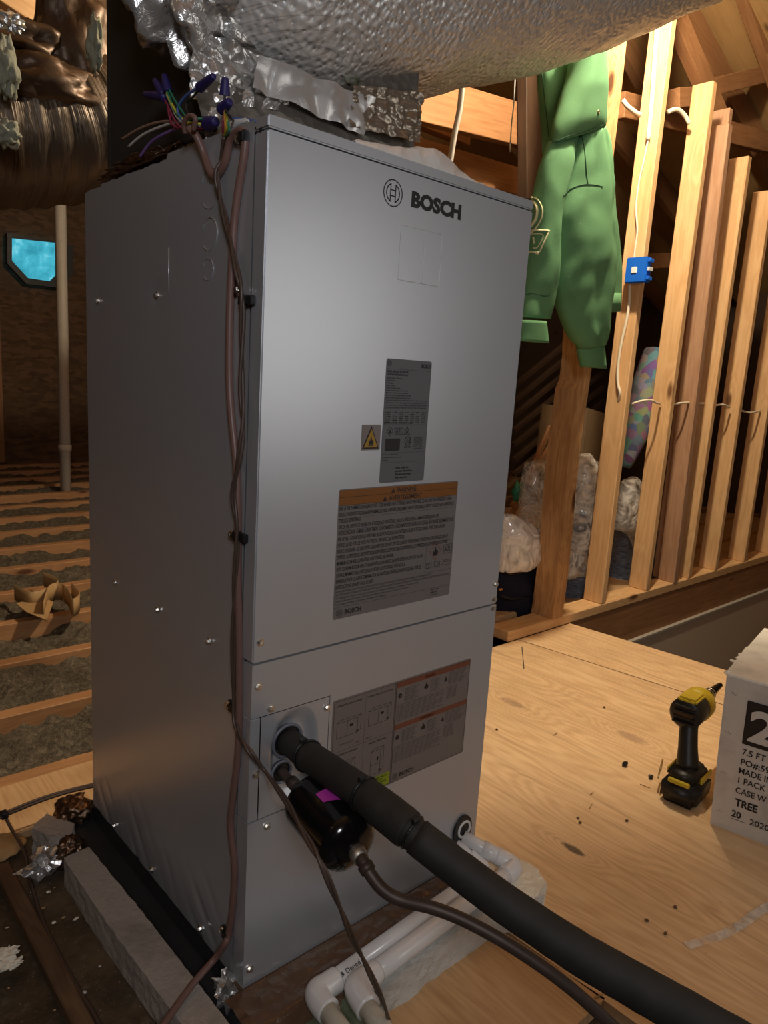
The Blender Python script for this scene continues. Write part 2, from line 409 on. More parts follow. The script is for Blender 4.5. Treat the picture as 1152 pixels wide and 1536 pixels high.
def tubegeo(P, r, n=12, sub=6, caps=True, disp=None):
    Q = catmull(P, sub); N = len(Q); r = lerpl(r, N)
    T = [(Q[min(i + 1, N - 1)] - Q[max(i - 1, 0)]).normalized() for i in range(N)]
    u = T[0].orthogonal().normalized(); vs = []; uvs = []; L = 0
    for i in range(N):
        if i: u = (u - T[i] * u.dot(T[i])).normalized(); L += (Q[i] - Q[i - 1]).length
        v = T[i].cross(u)
        for k in range(n):
            a = 2 * pi * k / n; d = u * cos(a) + v * sin(a)
            rr = r[i] + (disp(Q[i] + d * r[i], a, i / (N - 1)) if disp else 0)
            vs.append(Q[i] + d * rr); uvs.append((L, abs(a - pi) * r[i]))
    fs = [(i * n + k, i * n + (k + 1) % n, (i + 1) * n + (k + 1) % n, (i + 1) * n + k) for i in range(N - 1) for k in range(n)]
    if caps: fs += [tuple(range(n))[::-1], tuple((N - 1) * n + k for k in range(n))]
    return vs, fs, uvs
def tube(name, P, r, mat, parent=None, n=12, sub=6, caps=True, disp=None):
    vs, fs, uvs = tubegeo(P, r, n, sub, caps, disp)
    return mk(name, vs, fs, mat, parent, True, uvs=uvs)
def prism(name, poly, depth, mat, parent=None):
    """poly: 3D points in a plane; depth: extrusion vector"""
    n = len(poly); d = V(depth); vs = [V(p) for p in poly] + [V(p) + d for p in poly]
    fs = [tuple(range(n)), tuple(range(n, 2 * n))[::-1]] + [(i, (i + 1) % n, n + (i + 1) % n, n + i) for i in range(n)]
    return mk(name, vs, fs, mat, parent)
def blob(name, c, s, mat, parent=None, sub=3, amp=.3, freq=3.0, flat=False, seed=0, rz=0.0):
    bm = bmesh.new(); bmesh.ops.create_icosphere(bm, subdivisions=sub, radius=1)
    for v in bm.verts:
        q = v.co * freq + V((seed * 7.1, seed * 3.3, seed)); k = 1 + amp * (noise.noise(q) * 1.3 + .5 * noise.noise(q * 2.3))
        v.co = V((v.co.x * s[0] * k, v.co.y * s[1] * k, v.co.z * s[2] * k))
    zmin = min(v.co.z for v in bm.verts)
    for v in bm.verts: v.co.z -= zmin
    return bmobj(name, bm, mat, parent, Matrix.Translation(V(c)) @ Matrix.Rotation(rz, 4, 'Z'), not flat)
class Geo:
    def __init__(s): s.v = []; s.f = []
    def add(s, vs, fs):
        o = len(s.v); s.v += [V(v) for v in vs]; s.f += [tuple(i + o for i in f) for f in fs]; return s
    def box(s, lo, hi):
        x0, y0, z0 = lo; x1, y1, z1 = hi
        return s.add([(x0, y0, z0), (x1, y0, z0), (x1, y1, z0), (x0, y1, z0), (x0, y0, z1), (x1, y0, z1), (x1, y1, z1), (x0, y1, z1)],
                     [(0, 3, 2, 1), (4, 5, 6, 7), (0, 1, 5, 4), (1, 2, 6, 5), (2, 3, 7, 6), (3, 0, 4, 7)])
    def tube(s, P, r, n=8, sub=4):
        vs, fs, _ = tubegeo(P, r, n, sub); return s.add(vs, fs)
# text geometry (flat), in a frame (origin, right, up)
_tc = {}
def textgeo(txt, bold):
    k = (txt, bold)
    if k not in _tc:
        cu = bpy.data.curves.new('t', 'FONT'); cu.body = txt; cu.resolution_u = 3; cu.offset = bold; cu.size = 1
        ob = bpy.data.objects.new('t', cu); me = bpy.data.meshes.new_from_object(ob)
        vs = [v.co.copy() for v in me.vertices]; fs = [tuple(p.vertices) for p in me.polygons]
        bpy.data.objects.remove(ob); bpy.data.curves.remove(cu); bpy.data.meshes.remove(me)
        x0 = min(v.x for v in vs); x1 = max(v.x for v in vs); y1 = max(v.y for v in vs)
        _tc[k] = (vs, fs, x0, x1, y1)
    return _tc[k]
class Print:
    """flat print on a plane: o + right*u + up*v"""
    def __init__(s, o, right, up, nrm): s.o, s.r, s.u, s.n = V(o), V(right), V(up), V(nrm); s.g = Geo()
    def P(s, u, v, h=.0003): return s.o + s.r * u + s.u * v + s.n * h
    def text(s, txt, u0, v0, height, width=None, bold=.0, cap=.73):
        vs, fs, x0, x1, y1 = textgeo(txt, bold); sy = height / cap
        sx = width / (x1 - x0) if width else sy
        s.g.add([s.P(u0 + (v.x - x0) * sx, v0 + v.y * sy) for v in vs], fs); return s
    def rect(s, u0, v0, u1, v1, h=.0003): s.g.add([s.P(u0, v0, h), s.P(u1, v0, h), s.P(u1, v1, h), s.P(u0, v1, h)], [(0, 1, 2, 3)]); return s
    def poly(s, pts, h=.0003): s.g.add([s.P(a, b, h) for a, b in pts], [tuple(range(len(pts)))]); return s
    def line(s, pts, wd, closed=False, h=.0003):
        pts = [V((a, b)) for a, b in pts]
        if closed: pts.append(pts[0])
        for a, b in zip(pts, pts[1:]):
            d = (b - a).normalized(); n = V((-d.y, d.x)) * wd / 2; e = d * wd / 2
            s.g.add([s.P(*(a - n - e), h), s.P(*(b - n + e), h), s.P(*(b + n + e), h), s.P(*(a + n - e), h)], [(0, 1, 2, 3)])
        return s
    def ring(s, cu, cv, r, wd, a0=0, a1=2 * pi, h=.0003, n=40):
        q = []
        for i in range(n + 1):
            a = a0 + (a1 - a0) * i / n; q += [s.P(cu + (r - wd / 2) * cos(a), cv + (r - wd / 2) * sin(a), h), s.P(cu + (r + wd / 2) * cos(a), cv + (r + wd / 2) * sin(a), h)]
        s.g.add(q, [(2 * i, 2 * i + 1, 2 * i + 3, 2 * i + 2) for i in range(n)]); return s
    def logo(s, cu, cv, r):
        wd = r * .085; s.ring(cu, cv, r, wd)
        # armature inside: two curved shoes and the shaft
        for sg in (-1, 1):
            a = math.acos(.38); pts = [(cu + sg * r * .70 * cos(t), cv + r * .70 * sin(t)) for t in [-a + 2 * a * i / 12 for i in range(13)]]
            s.line(pts, wd)
            s.line([(cu + sg * r * .70 * cos(a), cv + r * .70 * sin(a)), (cu + sg * r * .27, cv + r * .38), (cu + sg * r * .27, cv - r * .38), (cu + sg * r * .70 * cos(a), cv - r * .70 * sin(a))], wd)
        s.line([(cu - r * .27, cv + r * .22), (cu + r * .27, cv + r * .22)], wd); s.line([(cu - r * .27, cv - r * .22), (cu + r * .27, cv - r * .22)], wd)
        return s
    def flame(s, cu, cv, k):
        s.poly([(cu + a * k, cv + b * k) for a, b in [(-.32, -.5), (-.45, -.15), (-.3, .12), (-.2, -.05), (-.12, .35), (.05, .62), (.08, .25), (.25, .05), (.3, .2), (.45, -.1), (.35, -.5)]]); return s
    def make(s, name, mat, parent): return mk(name, s.g.v, s.g.f, mat, parent, M_world=None)

ZD = -0.05
# ------------------------------------------------------------------ SETTING: floor
floor = thing('floor', (0.5, 0.2, ZD), kind='structure')
def sheet(pts, z1, th, mat):
    return prism('plywood_sheet', [(x, y, z1) for x, y in pts], (0, 0, -th), mat, floor)
g = .0025
sheet([(.43 + g, -.9), (1.02, -2.2), (1.86, -2.2), (1.565 - 2*g, .061), (1.482 - 2*g, .70), (.50, .70), (.395 + g, .0), (.405 + g, -.11)], ZD, .018, M['ply'])
sheet([(1.90, -2.2), (2.15, -2.2), (1.832, .162), (1.781, .70), (1.482, .70), (1.565, .061)], ZD, .018, M['ply'])
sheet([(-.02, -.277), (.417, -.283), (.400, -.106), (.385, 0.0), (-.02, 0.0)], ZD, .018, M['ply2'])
# darker sub floor under and left of the cabinet
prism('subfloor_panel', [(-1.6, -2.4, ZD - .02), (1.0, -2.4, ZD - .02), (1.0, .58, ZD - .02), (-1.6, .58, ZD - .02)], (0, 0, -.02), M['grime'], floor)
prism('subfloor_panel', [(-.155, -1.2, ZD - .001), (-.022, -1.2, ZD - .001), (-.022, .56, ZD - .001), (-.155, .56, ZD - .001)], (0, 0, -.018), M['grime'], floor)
board('floor_batten', (-.178, -1.2, ZD - .001), (-.158, .50, ZD - .001), .024, .020, M['dirtywood'], floor, up=(1, 0, 0))
board('floor_batten', (-1.5, .665, ZD - .008), (.8, .665, ZD - .008), .170, .016, M['ply2'], floor, up=(0, 1, 0))
# joists across the unfloored part
for k in range(15):
    y = 1.07 + .32 * k
    board('joist', (-3.2, y, ZD - .045), (5.2, y, ZD - .045), .09, .042, M['joist'], floor, up=(0, 0, 1))
board('joist', (-3.2, .785, ZD - .055), (1.42, .785, ZD - .055), .09, .04, M['joist'], floor, up=(0, 0, 1))
# blown insulation bed between the joists
nx, ny = 150, 240
vs = []; fs = []
for j in range(ny + 1):
    for i in range(nx + 1):
        x = -2.2 + 5.0 * (i / nx); t = j / ny; y = .80 + 4.55 * t ** 1.7
        x = -1.0 + (x + 1.0) * (0.35 + .65 * t) if True else x
        z = ZD - .030 + .034 * noise.noise(V((x * 4, y * 4, 0))) + .030 * noise.noise(V((x * 17, y * 17, 3))) + .014 * noise.noise(V((x * 55, y * 55, 5)))
        ph = ((y - 1.07) / .32) % 1.0; ph = min(ph, 1 - ph)
        if ph < .16: z = min(z, ZD - .012)
        vs.append((x, y, z))
fs = [(j * (nx + 1) + i, j * (nx + 1) + i + 1, (j + 1) * (nx + 1) + i + 1, (j + 1) * (nx + 1) + i) for j in range(ny) for i in range(nx)]
ins = mk('loose_insulation', vs, fs, M['insul'], None, True)
reg(ins, 'grey brown loose blown insulation lying between the ceiling joists', 'insulation', kind='stuff')
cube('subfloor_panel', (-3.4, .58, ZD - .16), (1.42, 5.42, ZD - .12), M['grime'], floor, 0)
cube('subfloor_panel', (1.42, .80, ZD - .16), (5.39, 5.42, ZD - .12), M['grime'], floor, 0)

# ------------------------------------------------------------------ SETTING: right stud wall
wallr = thing('wall_right', (2.4, .74, ZD), kind='structure')
board('bottom_plate', (1.425, .742, ZD + .019), (5.2, .742, ZD + .019), .084, .036, M['stud'], wallr, up=(0, 1, 0), bev=.003)
board('bottom_plate', (1.30, .865, ZD + .019), (1.70, .865, ZD + .019), .084, .036, M['stud'], wallr, up=(0, 1, 0), bev=.003)
board('rim_joist', (1.80, .722, ZD - .083), (5.2, .722, ZD - .083), .165, .038, M['darkwood'], wallr)
zt = ZD + .037
for x, top, mt in [(1.996, 2.35, 'stud'), (2.331, 1.905, 'stud'), (2.700, 1.735, 'stud'), (2.965, 1.66, 'stud'), (3.285, 1.45, 'stud'), (3.62, 1.3, 'stud')]:
    board('stud', (x, .741, zt), (x, .741, top), .032, .080, M[mt], wallr, up=(1, 0, 0), bev=.003)
board('stud', (2.562, .735, zt), (2.487, .735, 1.80), .036, .075, M['stud2'], wallr, up=(1, 0, 0), bev=.003)
board('stud', (2.585, .775, zt), (2.565, .775, 1.885), .030, .070, M['stud2'], wallr, up=(1, 0, 0), bev=.003)
# rough first post, slightly warped and wider at its foot
vs = []; fs = []; N = 60
for i in range(N + 1):
    z = zt + (2.25 - zt) * i / N; b = .006 * noise.noise(V((0, 0, z * 5))) + (.006 * sin(z * 9) if z < .9 else 0)
    wx = .062 if z < .80 else .045; x0 = 1.722 + b
    for dx, dy in ((-wx, -.046), (0, -.046), (0, .044), (-wx, .044)):
        k = .005 * noise.noise(V((dx * 60, dy * 60, z * 7)))
        vs.append((x0 + dx + k, .742 + dy + k, z))
fs = [(i * 4 + k, i * 4 + (k + 1) % 4, (i + 1) * 4 + (k + 1) % 4, (i + 1) * 4 + k) for i in range(N) for k in range(4)] + [(0, 1, 2, 3), tuple(N * 4 + k for k in (3, 2, 1, 0))]
Rz = Matrix((V((0, 0, 1)), V((1, 0, 0)), V((0, 1, 0)))).transposed()   # local x up, so the grain runs up the post
Mp = Matrix.Translation((1.70, .742, zt)) @ Rz.to_4x4(); Mi = Mp.inverted()
mk('post', [Mi @ V(v) for v in vs], fs, M['rough'], wallr, False, M_world=Mp)
board('stud', (1.80, .80, zt), (1.80, .80, 2.2), .034, .060, M['darkwood'], wallr, up=(1, 0, 0))
# drywall below the joist (stair well side)
board('drywall_panel', (1.86, .698, ZD - .80), (5.2, .698, ZD - .80), 1.272, .012, M['drywall'], wallr, bev=0)
board('drywall_edge', (1.86, .695, ZD - .161), (5.2, .695, ZD - .161), .010, .018, M['dryedge'], wallr, bev=.001)
cube('stairwell_floor', (1.9, -2.4, -1.6), (5.2, .70, -1.5), M['drywall'], wallr, 0)
# framing seen behind the studs
def px_board(name, a, b, w, Y, mat, parent, t=.04, up=(0, 0, 1)):
    return board(name, ony(a[0], a[1], Y), ony(b[0], b[1], Y), w, t, mat, parent, up=up)

# ------------------------------------------------------------------ SETTING: roof, far wall
ceil = thing('ceiling', (.3, 1.5, 3.2), kind='structure')
for k in range(5):
    y0 = -2.6 + 1.65 * k; y1 = y0 + 1.645
    for sgn in (1, -1):
        p = [(.3, y0, 3.35), (.3, y1, 3.35), (.3 + sgn * 5.2, y1, 3.35 - 5.2 * .35), (.3 + sgn * 5.2, y0, 3.35 - 5.2 * .35)]
        nrm = V((sgn * .5, 0, 1)).normalized() * .015
        a = V(p[0]); X = (V(p[3]) - a); L = X.length
        board('roof_panel', ((V(p[0]) + V(p[1])) / 2), ((V(p[2]) + V(p[3])) / 2), 1.645, .015, M['sheath'], ceil, up=(0, 1, 0), bev=0)
for k in range(11):
    y = -2.2 + .66 * k
    for sgn in (1, -1):
        board('rafter', (.3, y, 3.26), (.3 + sgn * 5.1, y, 3.26 - 1.785), .12, .04, M['darkwood'], ceil)
# truss pieces in view behind the studs, upper right
px_board('truss_web', (1010, 20), (1079, 178), .085, .90, M['darkwood'], ceil, .045)
px_board('truss_web', (1108, -40), (1172, 140), .10, .92, M['darkwood'], ceil, .045)
px_board('truss_chord', (1060, 133), (1145, 112), .07, .96, M['darkwood'], ceil, .045)
px_board('truss_chord', (930, 158), (1190, 225), .09, .98, M['darkwood'], ceil, .04)
px_board('truss_block', (1003, 150), (1036, 148), .07, .92, M['darkwood'], ceil, .09)
px_board('truss_web', (890, -20), (965, 120), .10, 1.4, M['darkwood'], ceil, .045)
px_board('purlin', (915, 396), (1010, 390), .08, 1.5, M['darkwood'], ceil, .045)
px_board('truss_chord', (560, 130), (800, 195), .15, 1.3, M['darkwood'], ceil, .045)
px_board('truss_chord', (600, 165), (700, 205), .07, 1.5, M['darkwood'], ceil, .045)
px_board('truss_chord', (600, 225), (790, 278), .11, 1.5, M['darkwood'], ceil, .045)
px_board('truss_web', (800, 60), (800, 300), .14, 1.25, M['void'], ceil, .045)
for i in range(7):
    px_board('eave_lath', (770, 640 + i * 22 - 60), (905, 520 + i * 22 - 50), .030, 2.2, M['void'], ceil, .03)  # laths sunk into shade by their colour
px_board('truss_web', (-420, -318), (92, 33), .12, 1.7, M['stud'], ceil, .05)
px_board('truss_web', (-300, 212), (330, -175), .16, 1.9, M['stud'], ceil, .05)
px_board('truss_chord', (52, -330), (118, 130), .10, 1.7, M['darkwood'], ceil, .05)
wallb = thing('wall_back', (1.0, 5.45, ZD), kind='structure')
for k in range(8):
    x0 = -3.4 + 1.12 * k
    cube('strand_board_panel', (x0, 5.44, ZD - .1), (x0 + 1.115, 5.455, 3.4), M['osb' if x0 < 1.5 else 'void'], wallb, .001)  # panels behind the stud wall take the painted shade colour
for k in range(16):
    x = -3.0 + .52 * k - .03
    if abs(x - 1.45) < .2: continue
    board('stud', (x, 5.40, ZD), (x, 5.40, 3.0), .04, .07, M['darkwood'], wallb, up=(1, 0, 0), bev=0)
for k in range(5):      # enclosing walls out of view
    y0 = -2.6 + 1.62 * k
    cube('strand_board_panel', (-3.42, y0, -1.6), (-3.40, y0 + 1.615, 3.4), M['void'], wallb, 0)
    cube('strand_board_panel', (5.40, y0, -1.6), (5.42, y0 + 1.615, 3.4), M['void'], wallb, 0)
for k in range(8):
    x0 = -3.4 + 1.12 * k
    cube('strand_board_panel', (x0, -2.62, -1.6), (x0 + 1.115, -2.60, 3.4), M['osb'], wallb, 0)
# octagonal gable window
win = thing('window_1', ony(60, 390, 5.38), kind='structure')
YW = 5.36
pp = [ony(x, y, YW) for x, y in [(18, 357), (83, 364), (84, 413), (75, 422), (42, 417), (18, 391)]]
prism('pane', pp, (0, .01, 0), M['pane'], win)
outer = [ony(x, y, YW - .02) for x, y in [(11, 349), (110, 368), (110, 410), (92, 432), (40, 426), (11, 395)]]
inner = [ony(x, y, YW - .02) for x, y in [(18, 357), (84, 364), (84, 413), (75, 422), (42, 417), (18, 391)]]
n = 6; vs = outer + inner + [v + V((0, .05, 0)) for v in outer + inner]
fs = []
for i in range(n):
    j = (i + 1) % n
    fs += [(i, j, n + j, n + i), (2 * n + i, 2 * n + j, 3 * n + j, 3 * n + i), (i, j, 2 * n + j, 2 * n + i), (n + i, n + j, 3 * n + j, 3 * n + i)]
mk('window_frame', vs, fs, M['black'], win)

# ------------------------------------------------------------------ AIR HANDLER CABINET
W, D, H = .45, .514, 1.052
SE = .446
ah = thing('air_handler', (W / 2, D / 2, 0), 'tall grey steel air handler cabinet with black brand name, standing in the drain pan', 'air handler')
cube('casing', (.006, .020, 0.0), (W - .001, D, 1.040), M['steel'], ah, .001)
cube('upper_front_panel', (-.0005, -.001, SE + .0012), (W, .0245, 1.0375), M['steel'], ah, .0016, 2)
cube('top_rail', (-.0005, -.001, 1.0392), (W, .0245, H), M['steel'], ah, .0016, 2)
cube('seam_backing', (.001, .014, .01), (W - .001, .0195, H - .004), M['seam'], ah, 0)
poly = [(0, 0), (W, 0), (W, SE - .0008), (-.0005, SE - .0008), (-.0005, .3765), (.1205, .3765), (.1205, .2365), (-.0005, .2365), (-.0005, 0)][1:]
prism('lower_front_panel', [(x, -.001, z) for x, z in poly], (0, .0255, 0), M['steel'], ah)
cube('corner_strip', (-.0005, -.001, .2378), (.0135, .0245, .3752), M['steel'], ah, .001)
# dished port plate
nx, nz = 54, 66; vs = []
for j in range(nz + 1):
    for i in range(nx + 1):
        x = .0146 + (.1196 - .0146) * i / nx; z = .2378 + (.3752 - .2378) * j / nz
        # raised arch surround, sloping in to the recess round the two ports
        cx, cz = .066, .308; dx = (x - cx) / .036; dz = (z - cz) / .064
        r = (abs(dx) ** 2.6 + abs(dz) ** 2.6) ** (1 / 2.6)
        s_ = max(0, min(1, (1.05 - r) / .38)); s_ = s_ * s_ * (3 - 2 * s_)
        edge = min(i, nx - i, j, nz - j)
        vs.append((x, -.0005 + .0 + (.010 * s_ if edge else 0), z))
fs = [(j * (nx + 1) + i, j * (nx + 1) + i + 1, (j + 1) * (nx + 1) + i + 1, (j + 1) * (nx + 1) + i) for j in range(nz) for i in range(nx)]
mk('port_plate', vs, fs, M['steel'], ah, True)
# side panel with dimples and ripples, torn top edge
dim = [(.468, .878), (.262, .879), (.411, .442), (.257, .441), (.106, .442), (.416, .010), (.27, .012), (.114, .012)]
nyy, nzz = 110, 190; vs = []
for j in range(nzz + 1):
    for i in range(nyy + 1):
        y = .0262 + (D - .0262) * i / nyy; top = 1.051 if y < .233 else 1.0445 + .0022 * noise.noise(V((y * 60, 0, 0))) - (.003 if y > .45 else 0)
        z = top * j / nzz; d = 0
        for (a, b) in dim[:5]: q = ((y - a) ** 2 + (z - b) ** 2); d += .0016 * math.exp(-q / .00035)
        d += .0005 * noise.noise(V((y * 6, z * 3, 1)))
        if z < .13: d += .0022 * max(0, sin((y * 1.0 - z * .9) * 120 + 2 * noise.noise(V((y * 9, z * 9, 0))))) * (1 - z / .13) * (.4 + noise.noise(V((y * 14, 0, 4))))
        vs.append((d, y, z))
fs = [(j * (nyy + 1) + i, j * (nyy + 1) + i + 1, (j + 1) * (nyy + 1) + i + 1, (j + 1) * (nyy + 1) + i) for j in range(nzz) for i in range(nyy)]
mk('side_panel', vs, fs, M['steel'], ah, True)
# pressed knock-outs
def ring3(c, r, axis, t=.0006, n=40, a0=0, a1=2 * pi):
    P = []
    for i in range(n + 1):
        a = a0 + (a1 - a0) * i / n
        P.append(V(c) + (V((0, cos(a), sin(a))) if axis == 'x' else V((cos(a), 0, sin(a)))) * r)
    return P
for (y, z, r) in [(.120, .995, .0225), (.120, .944, .0185), (.122, .904, .0125)]:
    tube('knockout', ring3((-.0006, y, z), r, 'x', a0=radians(20), a1=radians(320)), .0006, M['groove'], ah, 6, 1)
tube('knockout', [(-.0006, .226, .937), (-.0006, .2255, .879)], .0006, M['groove'], ah, 6, 1)
G = Geo()
for a, b in [((.194, .976), (.267, .976)), ((.194, .911), (.267, .911)), ((.194, .911), (.194, .976)), ((.267, .911), (.267, .976)), ((.236, .911), (.236, .976))]:
    G.tube([(a[0], -.0012, a[1]), (b[0], -.0012, b[1])], .00035, 6, 1)
mk('knockout', G.v, G.f, M['groove'], ah)
# screws
def screwgeo():
    bm = bmesh.new()
    bmesh.ops.create_cone(bm, cap_ends=True, segments=16, radius1=.0052, radius2=.0048, depth=.0012, matrix=Matrix.Translation((0, 0, .0006)))
    bmesh.ops.create_cone(bm, cap_ends=True, segments=6, radius1=.0034, radius2=.0032, depth=.0028, matrix=Matrix.Translation((0, 0, .0024)))
    bmesh.ops.create_cube(bm, size=1, matrix=Matrix.Translation((0, 0, .0036)) @ Matrix.Diagonal((.0048, .0007, .0008, 1)))
    bmesh.ops.create_cube(bm, size=1, matrix=Matrix.Translation((0, 0, .0036)) @ Matrix.Diagonal((.0007, .0048, .0008, 1)))
    me = bpy.data.meshes.new('screw'); bm.to_mesh(me); bm.free(); me.materials.append(M['screw']); return me
SCR = screwgeo()
def screw(p, d, parent):
    o = bpy.data.objects.new('screw', SCR); q = V(d).to_track_quat('Z', 'Y').to_matrix().to_4x4()
    place(o, Matrix.Translation(V(p)) @ q @ Matrix.Rotation(random.random() * 3, 4, 'Z'), parent)
for x, z in [(.0095, .473), (.0085, .417), (.0085, .301), (.028, .223), (.028, .3835), (.009, .025), (.443, .447 + .008), (.443, .480), (.443, .44), (.1165, .3600)]:
    screw((x, -.001, z), (0, -1, 0), ah)
for y, z in dim: screw((.0012 if z > .02 else 0, y, z), (-1, 0, 0), ah)
# brand name and emblem
P = Print((0, -.001, 0), (1, 0, 0), (0, 0, 1), (0, -1, 0))
P.text('BOSCH', .2085, 1.0005, .0175, .0905, .055); P.make('brand_lettering', M['print'], ah)
P = Print((0, -.001, 0), (1, 0, 0), (0, 0, 1), (0, -1, 0)); P.logo(.1775, 1.009, .0150); P.make('emblem', M['print'], ah)
def label(name, x0, z0, x1, z1, mat, r=.003, h=.0004):
    pts = []
    for cx, cz, a in ((x1 - r, z0 + r, -90), (x1 - r, z1 - r, 0), (x0 + r, z1 - r, 90), (x0 + r, z0 + r, 180)):
        for k in range(5): t = radians(a + k * 22.5); pts.append((cx + r * cos(t), -.001, cz + r * sin(t)))
    return prism(name, pts, (0, -h, 0), mat, ah)
def LP(): return Print((0, -.0014, 0), (1, 0, 0), (0, 0, 1), (0, -1, 0))
# --- rating plate
o = label('rating_label', .1835, .655, .2645, .8145, M['label']); o['label'] = 'tall dark grey rating label with fine black print'
P = LP(); P.logo(.1885, .8085, .0036); P.text('BOSCH', .2455, .8055, .0052, .0175, .04)
P.rect(.1845, .8015, .2635, .8018)
t1 = ['MODEL / MODELE: AIR HANDLER', 'UNIT FOR INDOOR USE ONLY']
for i, s in enumerate(t1): P.text(s, .1855, .7975 - i * .0038, .0024, .037, .03)
for i, s in enumerate(['Serial number / Numero:', 'Date code:', 'Voltage:', 'Max. fuse:', 'Factory charge: none', 'Indoor heat exchanger max pressure', 'Minimum circuit ampacity see table', 'Maximum overcurrent protection see table', 'Blower motor: volts, phase, hertz, amps', 'This unit is certified for use with listed outdoor units only. See manual.', 'Tested to the standards for heating and cooling equipment, indoor use', 'Use copper supply wire only. Suitable for installation in closets and attics', 'Refer to the installation instructions before servicing this equipment']):
    P.text(s, .1855, .7895 - i * .0031, .0018, min(.075, .0010 * len(s) + .004), .01)
for i in range(6):
    for j, (a, b) in enumerate([(.1855, .197), (.199, .209), (.211, .2185), (.2205, .2285), (.231, .239), (.241, .249), (.251, .2615)]):
        if i == 1 and j % 2: continue
        P.text(['230', '15', 'CFM', '2.4', '60', '1', '208'][(i + j) % 7], a, .7460 - i * .0026, .0016, (b - a) * .85, .02)
P.rect(.1845, .7515, .2635, .7517); P.rect(.1845, .7310, .2635, .7312)
P.text('SEE PLATE AND MANUAL FOR REFRIGERANT CHARGE', .1855, .7322, .0018, .050, .01)
D_ = .0300
P.line([(.1965, .6985 + D_), (.2020, .6925 + D_), (.1965, .6865 + D_), (.1910, .6925 + D_)], .0006, True); P.flame(.1965, .692 + D_, .0055)
P.line([(.2055, .6885 + D_), (.2195, .6885 + D_), (.2195, .6965 + D_), (.2055, .6965 + D_)], .0006, True); P.text('A2L', .2066, .6898 + D_, .0055, .0118, 0)
P.line([(.2215, .6880 + D_), (.2320, .6880 + D_), (.2268, .6985 + D_)], .0007, True); P.flame(.2268, .6915 + D_, .0045)
P.rect(.1895, .6970, .2155, .7130)
P.ring(.2295, .7095, .0055, .0012); P.text('C', .2265, .707, .0045, .003, .02); P.text('US', .2300, .707, .0045, .004, .02)
P.text('LISTED', .2235, .7005, .0022, .012, .03)
for i in range(6): P.text(['CONFORMS TO', 'STD 60335', 'CERTIFIED TO', 'CSA C22.2', 'NO. 236', 'LISTED'][i], .2405, .7125 - i * .0029, .0018, .016, .01)
P.rect(.1845, .6945, .2635, .6947); P.rect(.1845, .6815, .2635, .6817)
for i, s in enumerate(['Made for residential use', 'Indoor section only', 'Printed']): P.text(s, .1855, .6915 - i * .0038, .0017, [.028, .034, .010][i], .01)
for i, s in enumerate(['Scan code for', 'product information,', 'literature, and other', 'help resources']): P.text(s, .2105, .6730 - i * .0043, .0026, [.024, .031, .029, .022][i], .04)
P.make('lettering', M['print'], o)
# --- flammable triangle
o = label('flame_label', .1490, .6985, .1805, .7310, M['label3'], .001); o['label'] = 'small square label with a black and yellow flame triangle'
P = LP(); P.poly([(.1505, .7005), (.1785, .7005), (.1645, .7295)], .0003); P.make('triangle_border', M['print'], o)
P = LP(); P.poly([(.1530, .7023), (.1760, .7023), (.1645, .7255)], .0006); P.make('triangle_fill', M['yellow'], o)
P = LP(); P.o += V((0, -.0005, 0)); P.flame(.1645, .7105, .0095); P.rect(.1600, .7040, .1690, .7048); P.make('flame_symbol', M['print'], o)
